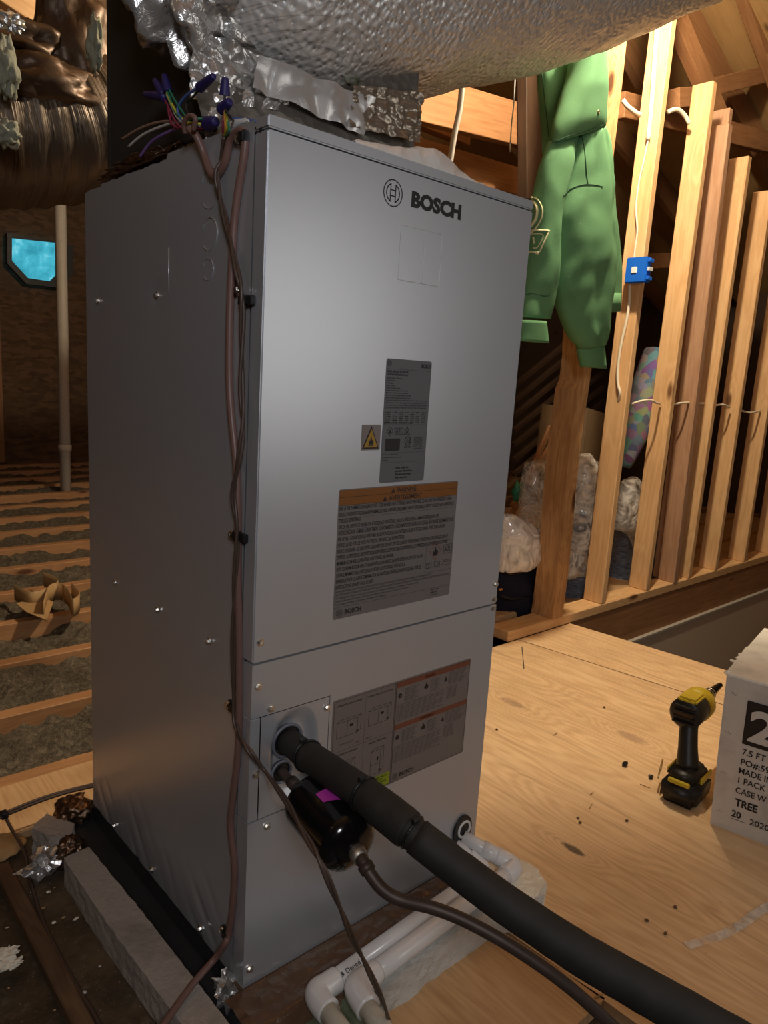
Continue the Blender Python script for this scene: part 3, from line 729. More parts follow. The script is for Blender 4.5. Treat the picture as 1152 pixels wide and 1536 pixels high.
# --- warning label
X0, X1, Z0, Z1 = .1175, .3355, .4805, .6505
o = label('warning_label', X0, Z0, X1, Z1, M['label2']); o['label'] = 'large grey warning label with orange header'
P = LP(); P.rect(X0 + .001, Z1 - .0205, X1 - .001, Z1 - .0012, .0002); P.make('orange_header', M['orange'], o)
P = LP(); P.rect(X0 + .001, Z1 - .0105, X1 - .001, Z1 - .0100, .0004); P.rect(X0 + .001, Z1 - .0208, X1 - .001, Z1 - .0204, .0004)
P.text('WARNING', .2155, Z1 - .0090, .0064, .036, .03); P.text('AVERTISSEMENT', .2020, Z1 - .0190, .0064, .062, .03)
P.poly([(.2055, Z1 - .0092), (.2125, Z1 - .0092), (.2090, Z1 - .0028)]); P.poly([(.1915, Z1 - .0192), (.1985, Z1 - .0192), (.1950, Z1 - .0128)])
tx = [('RISK OF FIRE. FLAMMABLE REFRIGERANT USED. TO BE REPAIRED ONLY BY TRAINED SERVICE PERSONNEL. DO NOT PUNCTURE REFRIGERANT TUBING', .205),
      ("RISQUE D'INCENDIE. FRIGORIGENE INFLAMMABLE UTILISE. A REPARER UNIQUEMENT PAR DU PERSONNEL DE SERVICE QUALIFIE. NE PAS PERFORER LES", .210),
      ('TUBES DE REFRIGERANT', .036),
      ('RISK OF FIRE. DISPOSE OF PROPERLY IN ACCORDANCE WITH FEDERAL OR LOCAL REGULATIONS. FLAMMABLE REFRIGERANT USED.', .182),
      ("RISQUE D'INCENDIE. ELIMINER CORRECTEMENT CONFORMEMENT A LA REGLEMENTATION FEDERALE OU LOCALE. FRIGORIGENE INFLAMMABLE UTILISE", .212),
      ('RISK OF FIRE - AUXILIARY DEVICES WHICH MAY BE IGNITION SOURCES SHALL NOT BE INSTALLED IN THE DUCTWORK, OTHER THAN AUXILIARY', .196),
      ('DEVICES LISTED FOR USE WITH THE SPECIFIC APPLIANCE. SEE INSTRUCTIONS.', .116),
      ("RISQUE D'INCENDIE - LES DISPOSITIFS AUXILIAIRES QUI PEUVENT ETRE DES SOURCES D'IGNITION NE DOIVENT PAS ETRE INSTALLES DANS LE", .203),
      ('CONDUIT, AUTRES QUE LES DISPOSITIFS AUXILIAIRES HOMOLOGUES POUR UNE UTILISATION AVEC CET APPAREIL SPECIFIQUE. VOIR LES INSTRUCTIONS', .203),
      ('MINIMUM ROOM AREA (OPERATING OR STORAGE): SEE MANUAL', .098),
      ('NOTE: FOR MINIMUM ROOM AREA AT HIGHER INSTALLATION HEIGHTS, SEE INSTRUCTIONS PACKED WITH THE UNIT', .155),
      ('SURFACE MINIMALE DE LA PIECE (EXPLOITATION OU STOCKAGE): VOIR NOTICE', .120),
      ("REMARQUE: POUR LES SURFACES MINIMALES A DES HAUTEURS D'INSTALLATION PLUS ELEVEES, VOIR LES", .152), ('INSTRUCTIONS LIVREES AVEC L\'UNITE', .064)]
z = Z1 - .0268
for s, wd in tx: P.text(s, X0 + .002, z, .0052, wd, .012); z -= .0079
for i in range(5): P.text(['READ THE USER\'S MANUAL CAREFULLY BEFORE OPERATING THIS APPLIANCE. INSTALLATION AND SERVICE MUST BE PERFORMED BY A QUALIFIED INSTALLER OR SERVICE AGENCY.', 'LIRE ATTENTIVEMENT LE MANUEL DE L\'UTILISATEUR AVANT DE FAIRE FONCTIONNER CET APPAREIL. L\'INSTALLATION ET L\'ENTRETIEN DOIVENT ETRE EFFECTUES PAR UN INSTALLATEUR.', 'For installation, service and start up only by a trained technician who follows the local codes', 'Keep this label clean and in place for the life of the unit, and replace it when it can no longer be read', 'Pour usage interieur seulement. Gardez cette etiquette'][i], X0 + .002, z + .0030 - i * .0042, .0026, [.175, .213, .15, .13, .09][i], .0)
for k in (4.02, 6.02 - .85, 9.0): pass
for f in (.222, .31, .505): P.rect(X0 + .001, Z1 - f * .17, X1 - .001, Z1 - f * .17 + .0003)
P.rect(X0 + .001, Z0 + .0155, X1 - .001, Z0 + .0158); P.rect(.2800, Z1 - .130, .2803, Z1 - .0865); P.rect(.2800, Z1 - .130, X1 - .001, Z1 - .1297)
P.flame(.2990, .5505, .012); P.rect(.2940, .5440, .3040, .5445)
P.line([(.3155, .5450), (.3325, .5450), (.3325, .5580), (.3155, .5580)], .0006, True); P.text('A2L', .3165, .5475, .0085, .0150, 0)
P.line([(.2820, .5270), (.2920, .5270), (.2920, .5345), (.2870, .5330), (.2820, .5345)], .0006, True); P.line([(.2870, .5330), (.2870, .5270)], .0005)
P.line([(.2985, .5280), (.3095, .5265), (.3095, .5345), (.2985, .5355)], .0006, True); P.line([(.3040, .535), (.3040, .5272)], .0005); P.text('i', .3058, .5285, .005, .0012, .02)
P.line([(.3140, .5280), (.3300, .5280), (.3330, .5350), (.3170, .5350)], .0005, True); P.rect(.3185, .5322, .3285, .5334)
P.logo(.1275, .4885, .0052); P.text('BOSCH', .1365, .4858, .0062, .028, .04)
P.text('PART NO. 874', .2950, .4925, .0022, .016, .02); P.text('LABEL REV 1', .2950, .4885, .0022, .016, .02); P.text('PRINTED', .2950, .4848, .0018, .014, .0)
P.make('lettering', M['print'], o)
P = LP(); P.line([(.2990, .5635), (.3105, .5510), (.2990, .5385), (.2875, .5510)], .0009, True); P.make('diamond_outline', M['redline'], o)
# --- installation label
X0, X1, Z0, Z1 = .1255, .3985, .2065, .3665
o = label('installation_label', X0, Z0, X1, Z1, M['label3']); o['label'] = 'wide beige installation label with line drawings and brown bars'
P = LP()
P.rect(.2410, .3555, .3970, .3640); P.rect(.2410, .2905, .3970, .2985); P.make('brown_bars', M['rust'], o)
P = LP()
P.rect(.2400, .2085, .2404, .3645); P.line([(.128, .2085), (.2385, .2085), (.2385, .3640), (.128, .3640)], .0005, True)
P.rect(.183, .209, .1833, .363); P.rect(.128, .290, .2385, .2903)
P.line([(.2412, .2085), (.3970, .2085), (.3970, .3640), (.2412, .3640)], .0005, True)
def cabdraw(ox, oz, w_, h_, k, vert):
    a, b = (w_, h_); P.line([(ox, oz), (ox + a, oz), (ox + a, oz + b), (ox, oz + b)], .0005, True)
    P.line([(ox, oz + b), (ox + k, oz + b + k * .6), (ox + a + k, oz + b + k * .6), (ox + a, oz + b)], .0005)
    P.line([(ox + a + k, oz + b + k * .6), (ox + a + k, oz + k * .6), (ox + a, oz)], .0005)
    if vert: P.line([(ox, oz + b * .42), (ox + a, oz + b * .42)], .0005)
    else: P.line([(ox + a * .5, oz), (ox + a * .5, oz + b)], .0005)
    P.rect(ox + a * .62, oz + b * .55, ox + a * .78, oz + b * .72); P.ring(ox + a, oz + b * .1, .0015, .001, n=12)
P.text('HORIZONTAL RIGHT / A DROITE', .133, .3555, .0026, .043, .02); P.text('HORIZONTAL LEFT / A GAUCHE', .187, .3555, .0026, .046, .02)
P.text('DOWNFLOW / VERS LE BAS', .137, .2835, .0026, .036, .02); P.text('UPFLOW / VERS LE HAUT', .193, .2835, .0026, .034, .02)
cabdraw(.134, .310, .036, .022, .006, False); cabdraw(.190, .312, .036, .022, .006, False)
cabdraw(.145, .236, .018, .033, .006, True); cabdraw(.199, .234, .018, .036, .006, True)
P.text('FIG. 1', .170, .294, .0022, .009, 0); P.text('FIG. 2', .187, .294, .0022, .009, 0); P.text('FIG. 4', .187, .2130, .0022, .009, 0); P.text('DRAIN SIDE ACCESS', .140, .2985, .0022, .024, 0)
P.text('WARNING', .297, .3575, .0040, .022, .02); P.text('AVERTISSEMENT', .293, .2927, .0038, .030, .02)
for b in (.0, -.065):
    P.rect(.2440, .335 + b, .2520, .350 + b, .0001) if False else P.ring(.2485, .3425 + b, .0022, .003, n=14)
    P.flame(.3015, .345 + b, .010); P.poly([(.340, .341 + b), (.347, .341 + b), (.3435, .3495 + b)])
    for i in range(7):
        P.text('Electrical shock hazard, cut power'[:30 - (i % 3) * 5], .258, .3500 + b - i * .0030, .0020, .029 - (i % 3) * .003, .0)
        P.text('Fire hazard, follow the manual'[:28 - (i % 2) * 4], .310, .3505 + b - i * .0030, .0020, .021 - (i % 2) * .003, .0)
        P.text('Leak check every joint before start up'[:36 - (i % 3) * 4], .3495, .3525 + b - i * .0030, .0020, .043 - (i % 4) * .004, .0)
        P.text('Pinch hazard, moving parts'[:24], .348, .3295 + b - i * .0030, .0020, .022, .0)
    for i in range(9):
        s = ['Failure to follow the safety warnings exactly could result in serious injury', 'Installation and service must be performed by a qualified installer only', 'Install this unit according to local and national codes and the instructions', 'Check the drain, the trap and the secondary pan for free flow'][i % 4]
        P.text(s, .2435, .3275 + b - .0 - i * .0030, .0019, [.098, .094, .097, .080][i % 4], .0)
P.logo(.2490, .2160, .0050); P.text('BOSCH', .2580, .2130, .0062, .029, .04); P.make('lettering', M['print'], o)
P = LP(); P.rect(.1830, .2090, .2380, .2285, .0002); P.make('lime_note', M['lime'], o)
P = LP(); P.o += V((0, -.0003, 0))
for i, s in enumerate(['ROTATE THE LABEL TO MATCH', 'THE UNIT POSITION', 'AND REMOVE THE NOTE', 'AFTER INSTALLATION']): P.text(s, .193, .2240 - i * .0042, .0026, .038 - (i % 2) * .006, .02)
P.make('note_lettering', M['print'], o)
# ports
def ringtube(name, c, r, t, mat, parent, axis='y', n=28):
    return tube(name, ring3(c, r, axis, n=n), t, mat, parent, 10, 1, caps=False)
def disc(name, c, r, th, mat, parent, n=32, sz=1.0):
    pts = [V(c) + V((r * cos(2 * pi * k / n), 0, r * sz * sin(2 * pi * k / n))) for k in range(n)]
    return prism(name, pts, (0, th, 0), mat, parent)
disc('suction_port', (.0585, .006, .329), .0215, .006, M['black'], ah)
ringtube('suction_grommet', (.0585, .0045, .329), .0215, .0022, M['grommet'], ah)
disc('liquid_port', (.051, .006, .288), .0145, .006, M['black'], ah)
ringtube('liquid_grommet', (.051, .0045, .288), .0145, .0018, M['grommet'], ah)
disc('drain_port', (.4130, -.0015, .062), .0215, -.0035, M['black'], ah, sz=1.25)
ringtube('drain_grommet', (.4150, -.0055, .064), .0135, .0022, M['whitebtn'], ah)

# ------------------------------------------------------------------ pan, support planks, foam rails
pan = thing('drain_pan', (.1, .25, ZD), 'shallow black drain pan under the left side of the air handler', 'drain pan')
cube('pan_floor', (-.046, -.005, ZD), (.30, .56, ZD + .006), M['pan'], pan, .001)
cube('pan_rim', (.006, .020, ZD + .006), (.012, .54, ZD + .040), M['pan'], pan, .001)
cube('pan_rim', (-.046, -.005, ZD + .006), (-.042, .56, ZD + .018), M['pan'], pan, .001)
sup = board('support_plank', (-.002, -.018, -.016), (.425, -.018, -.016), .10, .030, M['dirtywood'], None, up=(0, 1, 0), bev=.003)
reg(sup, 'dirty brown plank under the front edge of the air handler, behind the white pipes', 'plank')
sup2 = board('support_plank', (.02, .30, -.023), (.43, .30, -.023), .40, .042, M['dirtywood'], None, up=(0, 1, 0), bev=.003)
reg(sup2, 'dark plank hidden below the middle of the air handler cabinet', 'plank')
# wrinkled film over plank
nx, ny = 70, 16; vs = []
for j in range(ny + 1):
    for i in range(nx + 1):
        x = -.03 + .42 * i / nx; y = -.085 + .080 * j / ny
        z = .0035 + .004 * noise.noise(V((x * 30, y * 60, 2))) + .0025 * noise.noise(V((x * 90, y * 120, 7)))
        z -= max(0, (-.066 - y)) * 1.6
        if y > -.012: z = min(z, .003)
        vs.append((x, y, z))
fs = [(j * (nx + 1) + i, j * (nx + 1) + i + 1, (j + 1) * (nx + 1) + i + 1, (j + 1) * (nx + 1) + i) for j in range(ny) for i in range(nx)]
reg(mk('plastic_film', vs, fs, M['film'], None, True), 'wrinkled brown plastic film spread along the bottom front edge of the cabinet', 'plastic film')
def foamblock(name, poly, z0, z1, mat, label, cat, group=None, jag=.004, sub=5):
    bm = bmesh.new(); lo = [bm.verts.new((x, y, z0)) for x, y in poly]; f = bm.faces.new(lo)
    r = bmesh.ops.extrude_face_region(bm, geom=[f]); bmesh.ops.translate(bm, vec=(0, 0, z1 - z0), verts=[v for v in r['geom'] if isinstance(v, bmesh.types.BMVert)])
    bmesh.ops.triangulate(bm, faces=bm.faces[:]); bmesh.ops.bevel(bm, geom=bm.edges[:], offset=.002, segments=1, affect='EDGES') if False else None
    for _ in range(sub):
        bmesh.ops.subdivide_edges(bm, edges=[e for e in bm.edges if e.calc_length() > .014], cuts=1); bmesh.ops.triangulate(bm, faces=bm.faces[:])
    for v in bm.verts:
        q = v.co * 70; k = jag
        if abs(v.co.z - z0) < 1e-5: v.co.x += k * noise.noise(q); v.co.y += k * noise.noise(q + V((9, 0, 0)))
        else: v.co += V((noise.noise(q), noise.noise(q + V((9, 0, 0))), -abs(noise.noise(q + V((0, 9, 0)))) * .6)) * k
    cx = sum(p[0] for p in poly) / len(poly); cy = sum(p[1] for p in poly) / len(poly)
    for v in bm.verts: v.co -= V((cx, cy, z0))
    o = bmobj(name, bm, mat, None, Matrix.Translation((cx, cy, z0))); return reg(o, label, cat, group)
foamblock('foam_block', [(.145, -.112), (.30, -.108), (.37, -.110), (.47, -.135), (.47, -.100), (.40, -.080), (.145, -.075)], ZD, -.004, M['foamside'], 'grey sided strip of white foam board carrying the white drain pipes', 'foam board', None, .0035)
foamblock('foam_block', [(.148, -.128), (.335, -.128), (.385, -.115), (.385, -.075), (.350, -.085), (.148, -.100)], ZD, -.002, M['foam'], 'long cream foam strip in front of the cabinet beneath the nearer white pipe', 'foam board', None, .006) if False else None
foamblock('foam_block', [tuple(onz(x_, y_, 0).xy) for x_, y_ in [(716, 1258), (752, 1272), (809, 1304), (819, 1322), (803, 1345), (765, 1338), (725, 1322), (700, 1285)]], ZD, .0, M['foam'], 'thick cream foam chunk on the plywood at the cabinet\'s right corner', 'foam board', None, .005)
foamblock('foam_block', [(-.092, .395), (-.050, .400), (-.044, .22), (-.040, -.02), (-.040, -.34), (-.084, -.34), (-.086, .0), (-.092, .22)], ZD, .0, M['foamgrey'], 'long dusty grey foam strip left of the drain pan', 'foam board', None, .0018, 6)
foamblock('foam_block', [(-.108, .505), (-.075, .530), (-.048, .470), (-.064, .440), (-.092, .462)], ZD, .002, M['foamgrey'], 'short dusty grey foam end piece behind the brown crumpled foil', 'foam board', None, .004)

# ------------------------------------------------------------------ refrigerant lines
sp = [V((.0585, .0, .329)), dep(455, 1129, .900), dep(490, 1153, .855), dep(540, 1187, .810), dep(585, 1222, .782), dep(625, 1254, .762), dep(700, 1313, .745), dep(780, 1371, .728), dep(860, 1424, .712), dep(940, 1471, .700), dep(1020, 1516, .690), dep(1120, 1574, .680), dep(1250, 1650, .670), dep(1420, 1745, .66), dep(1620, 1850, .655)]
sl = thing('suction_line', sp[1], 'thick black foam insulated refrigerant pipe running from the cabinet towards the lower right', 'insulated pipe')
def seg(a, b, P, n=8):
    Q = catmull(P, 8); m = len(Q) - 1; A = int(a * m); B = int(b * m); return Q[A:B + 1][::max(1, (B - A) // n)] + ([Q[B]] if (B - A) % max(1, (B - A) // n) else [])
L = len(sp) - 1
def rough_d(p, a, t): return .0006 * noise.noise(p * 60) + .0004 * noise.noise(p * 160)
tube('foam_sleeve', seg(0, 1.3 / L, sp), .0165, M['rubber'], sl, 28, 2, disp=rough_d)
tube('foam_sleeve', seg(1.25 / L, 3.2 / L, sp), [.0182, .0184, .0184], M['rubber'], sl, 28, 2, disp=rough_d)
tube('foam_sleeve', seg(3.15 / L, 4.75 / L, sp), [.0186, .0205, .0208, .0200], M['rubber'], sl, 28, 2, disp=rough_d)
tube('foam_sleeve', seg(4.7 / L, 5.15 / L, sp), .0172, M['rubber'], sl, 28, 2, disp=rough_d)
tube('foam_sleeve', seg(5.0 / L, 1.0, sp, 24), [.0188, .0190, .0205, .0222, .0226], M['rubber'], sl, 32, 2, disp=rough_d)
Qs = catmull(sp, 8)
for tt in (1.3, 3.2, 4.9):
    i = int(tt * 8); c = Qs[i]; T = (Qs[i + 1] - Qs[i - 1]).normalized(); u = T.orthogonal().normalized(); v = T.cross(u)
    rr = {1.3: .0190, 3.2: .0195, 4.9: .0180}[tt]
    tube('zip_tie', [c + (u * cos(a) + v * sin(a)) * rr for a in [2 * pi * k / 28 for k in range(29)]], .0016, M['black'], sl, 8, 1, False)
    up = (V((-.3, 0, 1)) - T * V((-.3, 0, 1)).dot(T)).normalized(); hd = c + up * (rr + .003)
    cube('zip_tie_head', hd - V((.004, .003, .003)), hd + V((.004, .003, .003)), M['black'], sl, .001)
# filter drier
a0 = V((.051, -.004, .288)); d0 = dep(458, 1192, .875); d1 = dep(535, 1278, .790)
fd = thing('filter_drier', dep(497, 1240, .83), 'glossy black filter drier canister below the thick insulated pipe', 'filter drier')
ax = (d1 - d0); Lx = ax.length; axn = ax.normalized()
prof = [(0, .006), (.02, .020), (.045, .0285), (.09, .0335), (.16, .0345), (.5, .0345), (.80, .0345), (.82, .0352), (.84, .0345), (.89, .032), (.94, .0255), (.98, .014), (1.0, .007)]
u = axn.orthogonal().normalized(); v = axn.cross(u); vs = []; fs = []; n = 40
for t_, r in prof:
    for k in range(n): a = 2 * pi * k / n; vs.append(d0 + ax * t_ + (u * cos(a) + v * sin(a)) * r)
fs = [(i * n + k, i * n + (k + 1) % n, (i + 1) * n + (k + 1) % n, (i + 1) * n + k) for i in range(len(prof) - 1) for k in range(n)] + [tuple(range(n)), tuple((len(prof) - 1) * n + k for k in range(n))]
mk('canister', vs, fs, M['blackgloss'], fd, True)
# magenta sticker curved on the canister, on the side towards the camera
tc = (CAM - (d0 + ax * .5)); tc = (tc - axn * tc.dot(axn)).normalized(); sd = axn.cross(tc); vs = []
want = dep(526, 1212, .80); off = want - (d0 + ax * .45); an0 = math.atan2(off.dot(sd), off.dot(tc))
for i in range(5):
    for k in range(7):
        a = an0 - .62 + 1.1 * k / 6; vs.append(d0 + ax * (.38 + .30 * i / 4 * (1 - .5 * k / 6)) + (tc * cos(a) + sd * sin(a)) * .0352)
o = mk('sticker', vs, [(i * 7 + k, i * 7 + k + 1, (i + 1) * 7 + k + 1, (i + 1) * 7 + k) for i in range(4) for k in range(6)], M['magenta'], fd, True); o['label'] = 'magenta sticker'
ll = thing('liquid_line', dep(590, 1345, .79), 'thin brown copper refrigerant line curving from the black filter drier to the lower right', 'copper pipe')
tube('copper_tube', [a0 + V((0, .01, .001)), a0 + V((0.0, -.012, -.003)), dep(440, 1176, .905), d0 + ax * .03], .0062, M['copper'], ll, 14, 5)
tube('brazed_collar', [dep(437, 1172, .908), dep(446, 1181, .898)], .0080, M['copper'], ll, 14, 1)
lp = [d1 - ax * .02, dep(543, 1290, .778), dep(556, 1312, .770), dep(575, 1335, .765), dep(602, 1350, .762), dep(650, 1362, .755), dep(700, 1382, .75), dep(760, 1415, .742), dep(830, 1462, .735), dep(890, 1512, .730), dep(960, 1580, .725)]
tube('copper_tube', lp, [.0070, .0068, .0066, .0066], M['copper'], ll, 16, 6)
tube('brazed_collar', [d1 - ax * .015, d1 + (lp[1] - d1) * .9], [.0105, .0098, .0085], M['braze'], ll, 18, 2)
tube('brazed_collar', [lp[1] + (lp[2] - lp[1]) * .3, lp[1] + (lp[2] - lp[1]) * .8], .0086, M['copper'], ll, 16, 1)

# ------------------------------------------------------------------ white drain pipes
def Z(x, y, z=.014): return onz(x, y, z)
PR = .0152
dp = thing('drain_pipe', Z(600, 1400, 0), 'white plastic drain pipe nearer the cabinet, with black lettering', 'drain pipe', 'white drain pipes on the foam strip')
tube('pipe', [Z(500, 1472), Z(690, 1335), Z(724, 1308)], .0128, M['pvc'], dp, 22, 1)
tube('elbow', [Z(505, 1469), Z(490, 1479), Z(477, 1489), Z(481, 1503), Z(493, 1517)], [.0160, .0160, .0168, .0160, .0160], M['pvc'], dp, 24, 5)
tube('clear_pipe', [Z(488, 1512), Z(512, 1546), Z(560, 1615)], .0125, M['clearpipe'], dp, 20, 1)
d2 = thing('drain_pipe', Z(640, 1420, 0), 'white plastic drain pipe farther from the cabinet, on the foam strip edge', 'drain pipe', 'white drain pipes on the foam strip')
tube('pipe', [Z(548, 1470, .016), Z(606, 1426, .016), Z(735, 1330, .016), Z(768, 1306, .016)], .0135, M['pvc'], d2, 22, 1)
tube('elbow', [Z(566, 1456, .016), Z(549, 1469, .016), Z(537, 1480, .016), Z(541, 1495, .016), Z(553, 1513, .016)], [.0142, .0165, .0178, .0168, .0168], M['pvc'], d2, 24, 5)
tube('clear_pipe', [Z(548, 1508, .016), Z(570, 1538, .016), Z(620, 1610, .016)], .0130, M['clearpipe'], d2, 20, 1)
q0 = V((.4150, -.004, .050))
s0 = q0; s1 = Z(752, 1288, .026)
tube('pipe', [s0, s1], .0108, M['pvc'], d2, 22, 1)
tube('coupling', [s0 + (s1 - s0) * .50, s0 + (s1 - s0) * .95], .0135, M['pvc'], d2, 24, 1)
tube('elbow', [s0 + (s1 - s0) * .85, Z(762, 1293, .022), Z(769, 1302, .019), Z(757, 1314, .016)], [.0140, .0150, .0158, .0150], M['pvc'], d2, 24, 5)
s0 = V((.400, -.001, .040)); s1 = Z(718, 1298, .016)
tube('pipe', [s0, s1], .0108, M['pvc'], dp, 22, 1)
tube('elbow', [s0 + (s1 - s0) * .55, s0 + (s1 - s0) * .9, Z(722, 1306, .014), Z(708, 1320, .014)], [.0138, .0145, .0150, .0142], M['pvc'], dp, 22, 4)
# printed letters on the pipe
a = Z(505, 1468.4); b = Z(690, 1335); dr = (b - a).normalized(); upv = V((0, 0, 1)).cross(dr) ; upv = V((-dr.y, dr.x, 0))
toc = (CAM - a).normalized(); nr = (toc - dr * toc.dot(dr)).normalized(); uu = nr.cross(dr)
if uu.z < 0: uu = -uu
P = Print(a + nr * .0130, dr, uu, nr); P.text('& Dened', .000, -.002, .0060, .034, .01); P.make('lettering', M['print'], dp)

# ------------------------------------------------------------------ thermostat cables down the side
def X(x, y, off=-.004): return onx(x, y, off)
ca = thing('control_cable', X(346, 1320), 'thicker reddish brown control cable looping over the top clip and down the cabinet corner', 'cable')
tube('cable_jacket', [X(283, 192, -.018), X(295, 205, -.012), X(306, 232), X(314, 255), X(323, 265), X(337, 245), X(345, 213), X(355, 199), X(364, 197), X(368, 206), X(366, 235), X(357, 290), X(351, 340), X(348, 400), X(345, 470), X(344, 560), X(347, 620), X(354, 690), X(357, 760), X(357, 860), X(359, 960), X(359, 1060), X(357, 1130), X(349, 1200), X(346, 1240), X(352, 1300), X(349, 1360), X(343, 1400), X(338, 1415, -.010), onz(322, 1438, .022), onz(290, 1475, .012), onz(250, 1530, .008), onz(215, 1580, .007)], .0046, M['cableA'], ca, 12, 5)
for k, (p, c) in enumerate([((285, 188), 'wpink'), ((292, 178), 'wpink')]):
    tube('coiled_end', [X(278, 200, -.020), X(276, 185, -.024), X(284, 174, -.024), X(293, 178, -.022), X(290, 195, -.020)], .0030, M['cableA'], ca, 10, 5) if k == 0 else None
cb = thing('control_cable', X(480, 1290, -.004), 'thin dark brown twin control cable crossing the front panel to the bottom edge', 'cable')
Y_ = lambda x, y, v: ony(x, y, v)
pb = [X(337, 205, -.008), X(334, 235), X(325, 262, -.009), X(331, 300, -.007), X(342, 345, -.007), X(354, 400, -.012), X(363, 445, -.010), X(363, 500, -.008), X(362, 580, -.008), X(364, 640, -.009), X(358, 690, -.012), X(350, 740, -.010), X(356, 800, -.008), X(352, 880, -.008), X(350, 960, -.008), X(351, 1055, -.006), X(356, 1095, -.010), Y_(375, 1128, -.016), Y_(400, 1160, -.03), Y_(430, 1203, -.09), Y_(455, 1248, -.16), Y_(480, 1292, -.20), Y_(505, 1350, -.21), Y_(528, 1405, -.20), Y_(550, 1450, -.19), Y_(574, 1502, -.175), Y_(592, 1560, -.16)]
def twin(P, off, r, mat, parent, name):
    Q = catmull(P, 6); 
    for s in (-1, 1):
        R = []
        for i, q in enumerate(Q):
            T = (Q[min(i + 1, len(Q) - 1)] - Q[max(i - 1, 0)]).normalized(); u = T.cross(V((1, -1, .1))).normalized(); v = T.cross(u)
            a = i * .35; R.append(q + (u * cos(a) + v * sin(a)) * off * s)
        tube(name, R, r, mat, parent, 8, 1)
twin(pb, .0017, .0021, M['cableB'], cb, 'strand')
# clips
for k, (x, y) in enumerate([(367, 206), (367, 451), (357, 804), (351, 1061), (341, 1401)]):
    c = X(x, y, -.004)
    cl = thing('cable_clip', c, ['black cable clip at the top corner of the cabinet side', 'black cable clip holding the thin cable high on the cabinet corner', 'black cable clip halfway down the cabinet corner', 'black cable clip just above the refrigerant ports', 'black cable clip lowest on the cabinet side near the drain pan'][k], 'cable clip', 'black cable clips on the cabinet side')
    cube('clip_band', c - V((.006, .0065, .0065)), c + V((.004, .0065, .0065)), M['black'], cl, .002, 2)
    cube('clip_tab', c + V((-.002, .0065, -.005)), c + V((.0035, .014, .005)), M['black'], cl, .001) if k in (0, 3, 4) else cube('clip_tab', c + V((-.003, -.018, -.005)), c + V((.0035, -.0065, .005)), M['black'], cl, .001)
    screw(c + V((-.002, .0105 if k != 1 else .012, .0 if k != 1 else .012)), (-1, 0, 0), cl)

# ------------------------------------------------------------------ plenum and ducts
pl = thing('plenum', (.18, .32, 1.041), 'square foil and black duct board plenum standing on the air handler', 'plenum')
cube('front_board', (.028, .170, 1.041), (.368, .182, 2.1), M['ductgrey'], pl, .001)
cube('side_board', (.026, .180, 1.041), (.036, .480, 2.1), M['ductboard'], pl, .001)
cube('side_board', (.358, .182, 1.041), (.368, .480, 2.1), M['ductgrey'], pl, .001)
cube('back_board', (.026, .480, 1.041), (.368, .490, 2.1), M['ductboard'], pl, .001)
# crumpled tape bands wrapped on plenum front
def sheetgrid(name, f, nu, nv, mat, parent, amp, freq, direction, seed=0, th=None):
    vs = []
    for j in range(nv + 1):
        for i in range(nu + 1):
            p = V(f(i / nu, j / nv)); e = min(i, nu - i, j, nv - j) > 0
            q = p * freq + V((seed, 0, 0)); d = abs(noise.noise(q)) * 1.2 + .5 * abs(noise.noise(q * 2.4))
            vs.append(p + V(direction) * amp * d)
    fs = [(j * (nu + 1) + i, j * (nu + 1) + i + 1, (j + 1) * (nu + 1) + i + 1, (j + 1) * (nu + 1) + i) for j in range(nv) for i in range(nu)]
    return mk(name, vs, fs, mat, parent, True)
def quadf(p, Y):
    P4 = [ony(x, y, Y) for x, y in p]
    return lambda u, v: P4[0] * (1 - u) * (1 - v) + P4[1] * u * (1 - v) + P4[2] * u * v + P4[3] * (1 - u) * v
sheetgrid('foil_tape', quadf([(282, 40), (420, 95), (430, 170), (282, 150)], .162), 60, 46, M['foil'], pl, .012, 34, (0, -1, 0), 1)
sheetgrid('foil_tape', quadf([(385, 85), (560, 150), (545, 205), (375, 135)], .150), 50, 24, M['foiltape'], pl, .012, 16, (0, -1, .3), 4)
sheetgrid('foil_tape', quadf([(530, 128), (632, 140), (628, 215), (520, 190)], .150), 40, 30, M['foilbrown2'], pl, .010, 44, (0, -1, 0), 8)
sheetgrid('foil_tape', quadf([(281, 110), (400, 145), (640, 240), (300, 175)], .160), 50, 20, M['ductgrey'], pl, .006, 14, (0, -1, 0), 12)
def ddisp(p, a, t): return .008 * noise.noise(p * 6) + .005 * noise.noise(p * 16) + .0015 * noise.noise(p * 50)
md = tube('foil_duct', [(.12, .30, 1.37), (.2, .28, 1.403), (.704, .262, 1.609), (1.201, .168, 1.864), (1.496, .036, 2.122), (1.68, -.05, 2.29)], [.236, .238, .236, .215, .20, .195], M['duct'], None, 96, 30, disp=ddisp)
reg(md, 'large silver foil wrapped round duct passing over the top of the cabinet', 'duct')
hole = ony(518, 110, .05)
# crumpled mass at the duct's left end
cr = [(300, 15, .10, .10, 1), (350, 40, .12, .085, 2), (330, -20, .06, .12, 3), (420, 20, .04, .10, 5)]
for k, (x, y, Yv, r, sd_) in enumerate(cr[:3]):
    c = ony(x, y, .20)
    blob('crumpled_foil', c - V((0, 0, r * .8)), (r, r * .6, r), M['foil'], pl, 5, .35, 2.6, False, sd_)
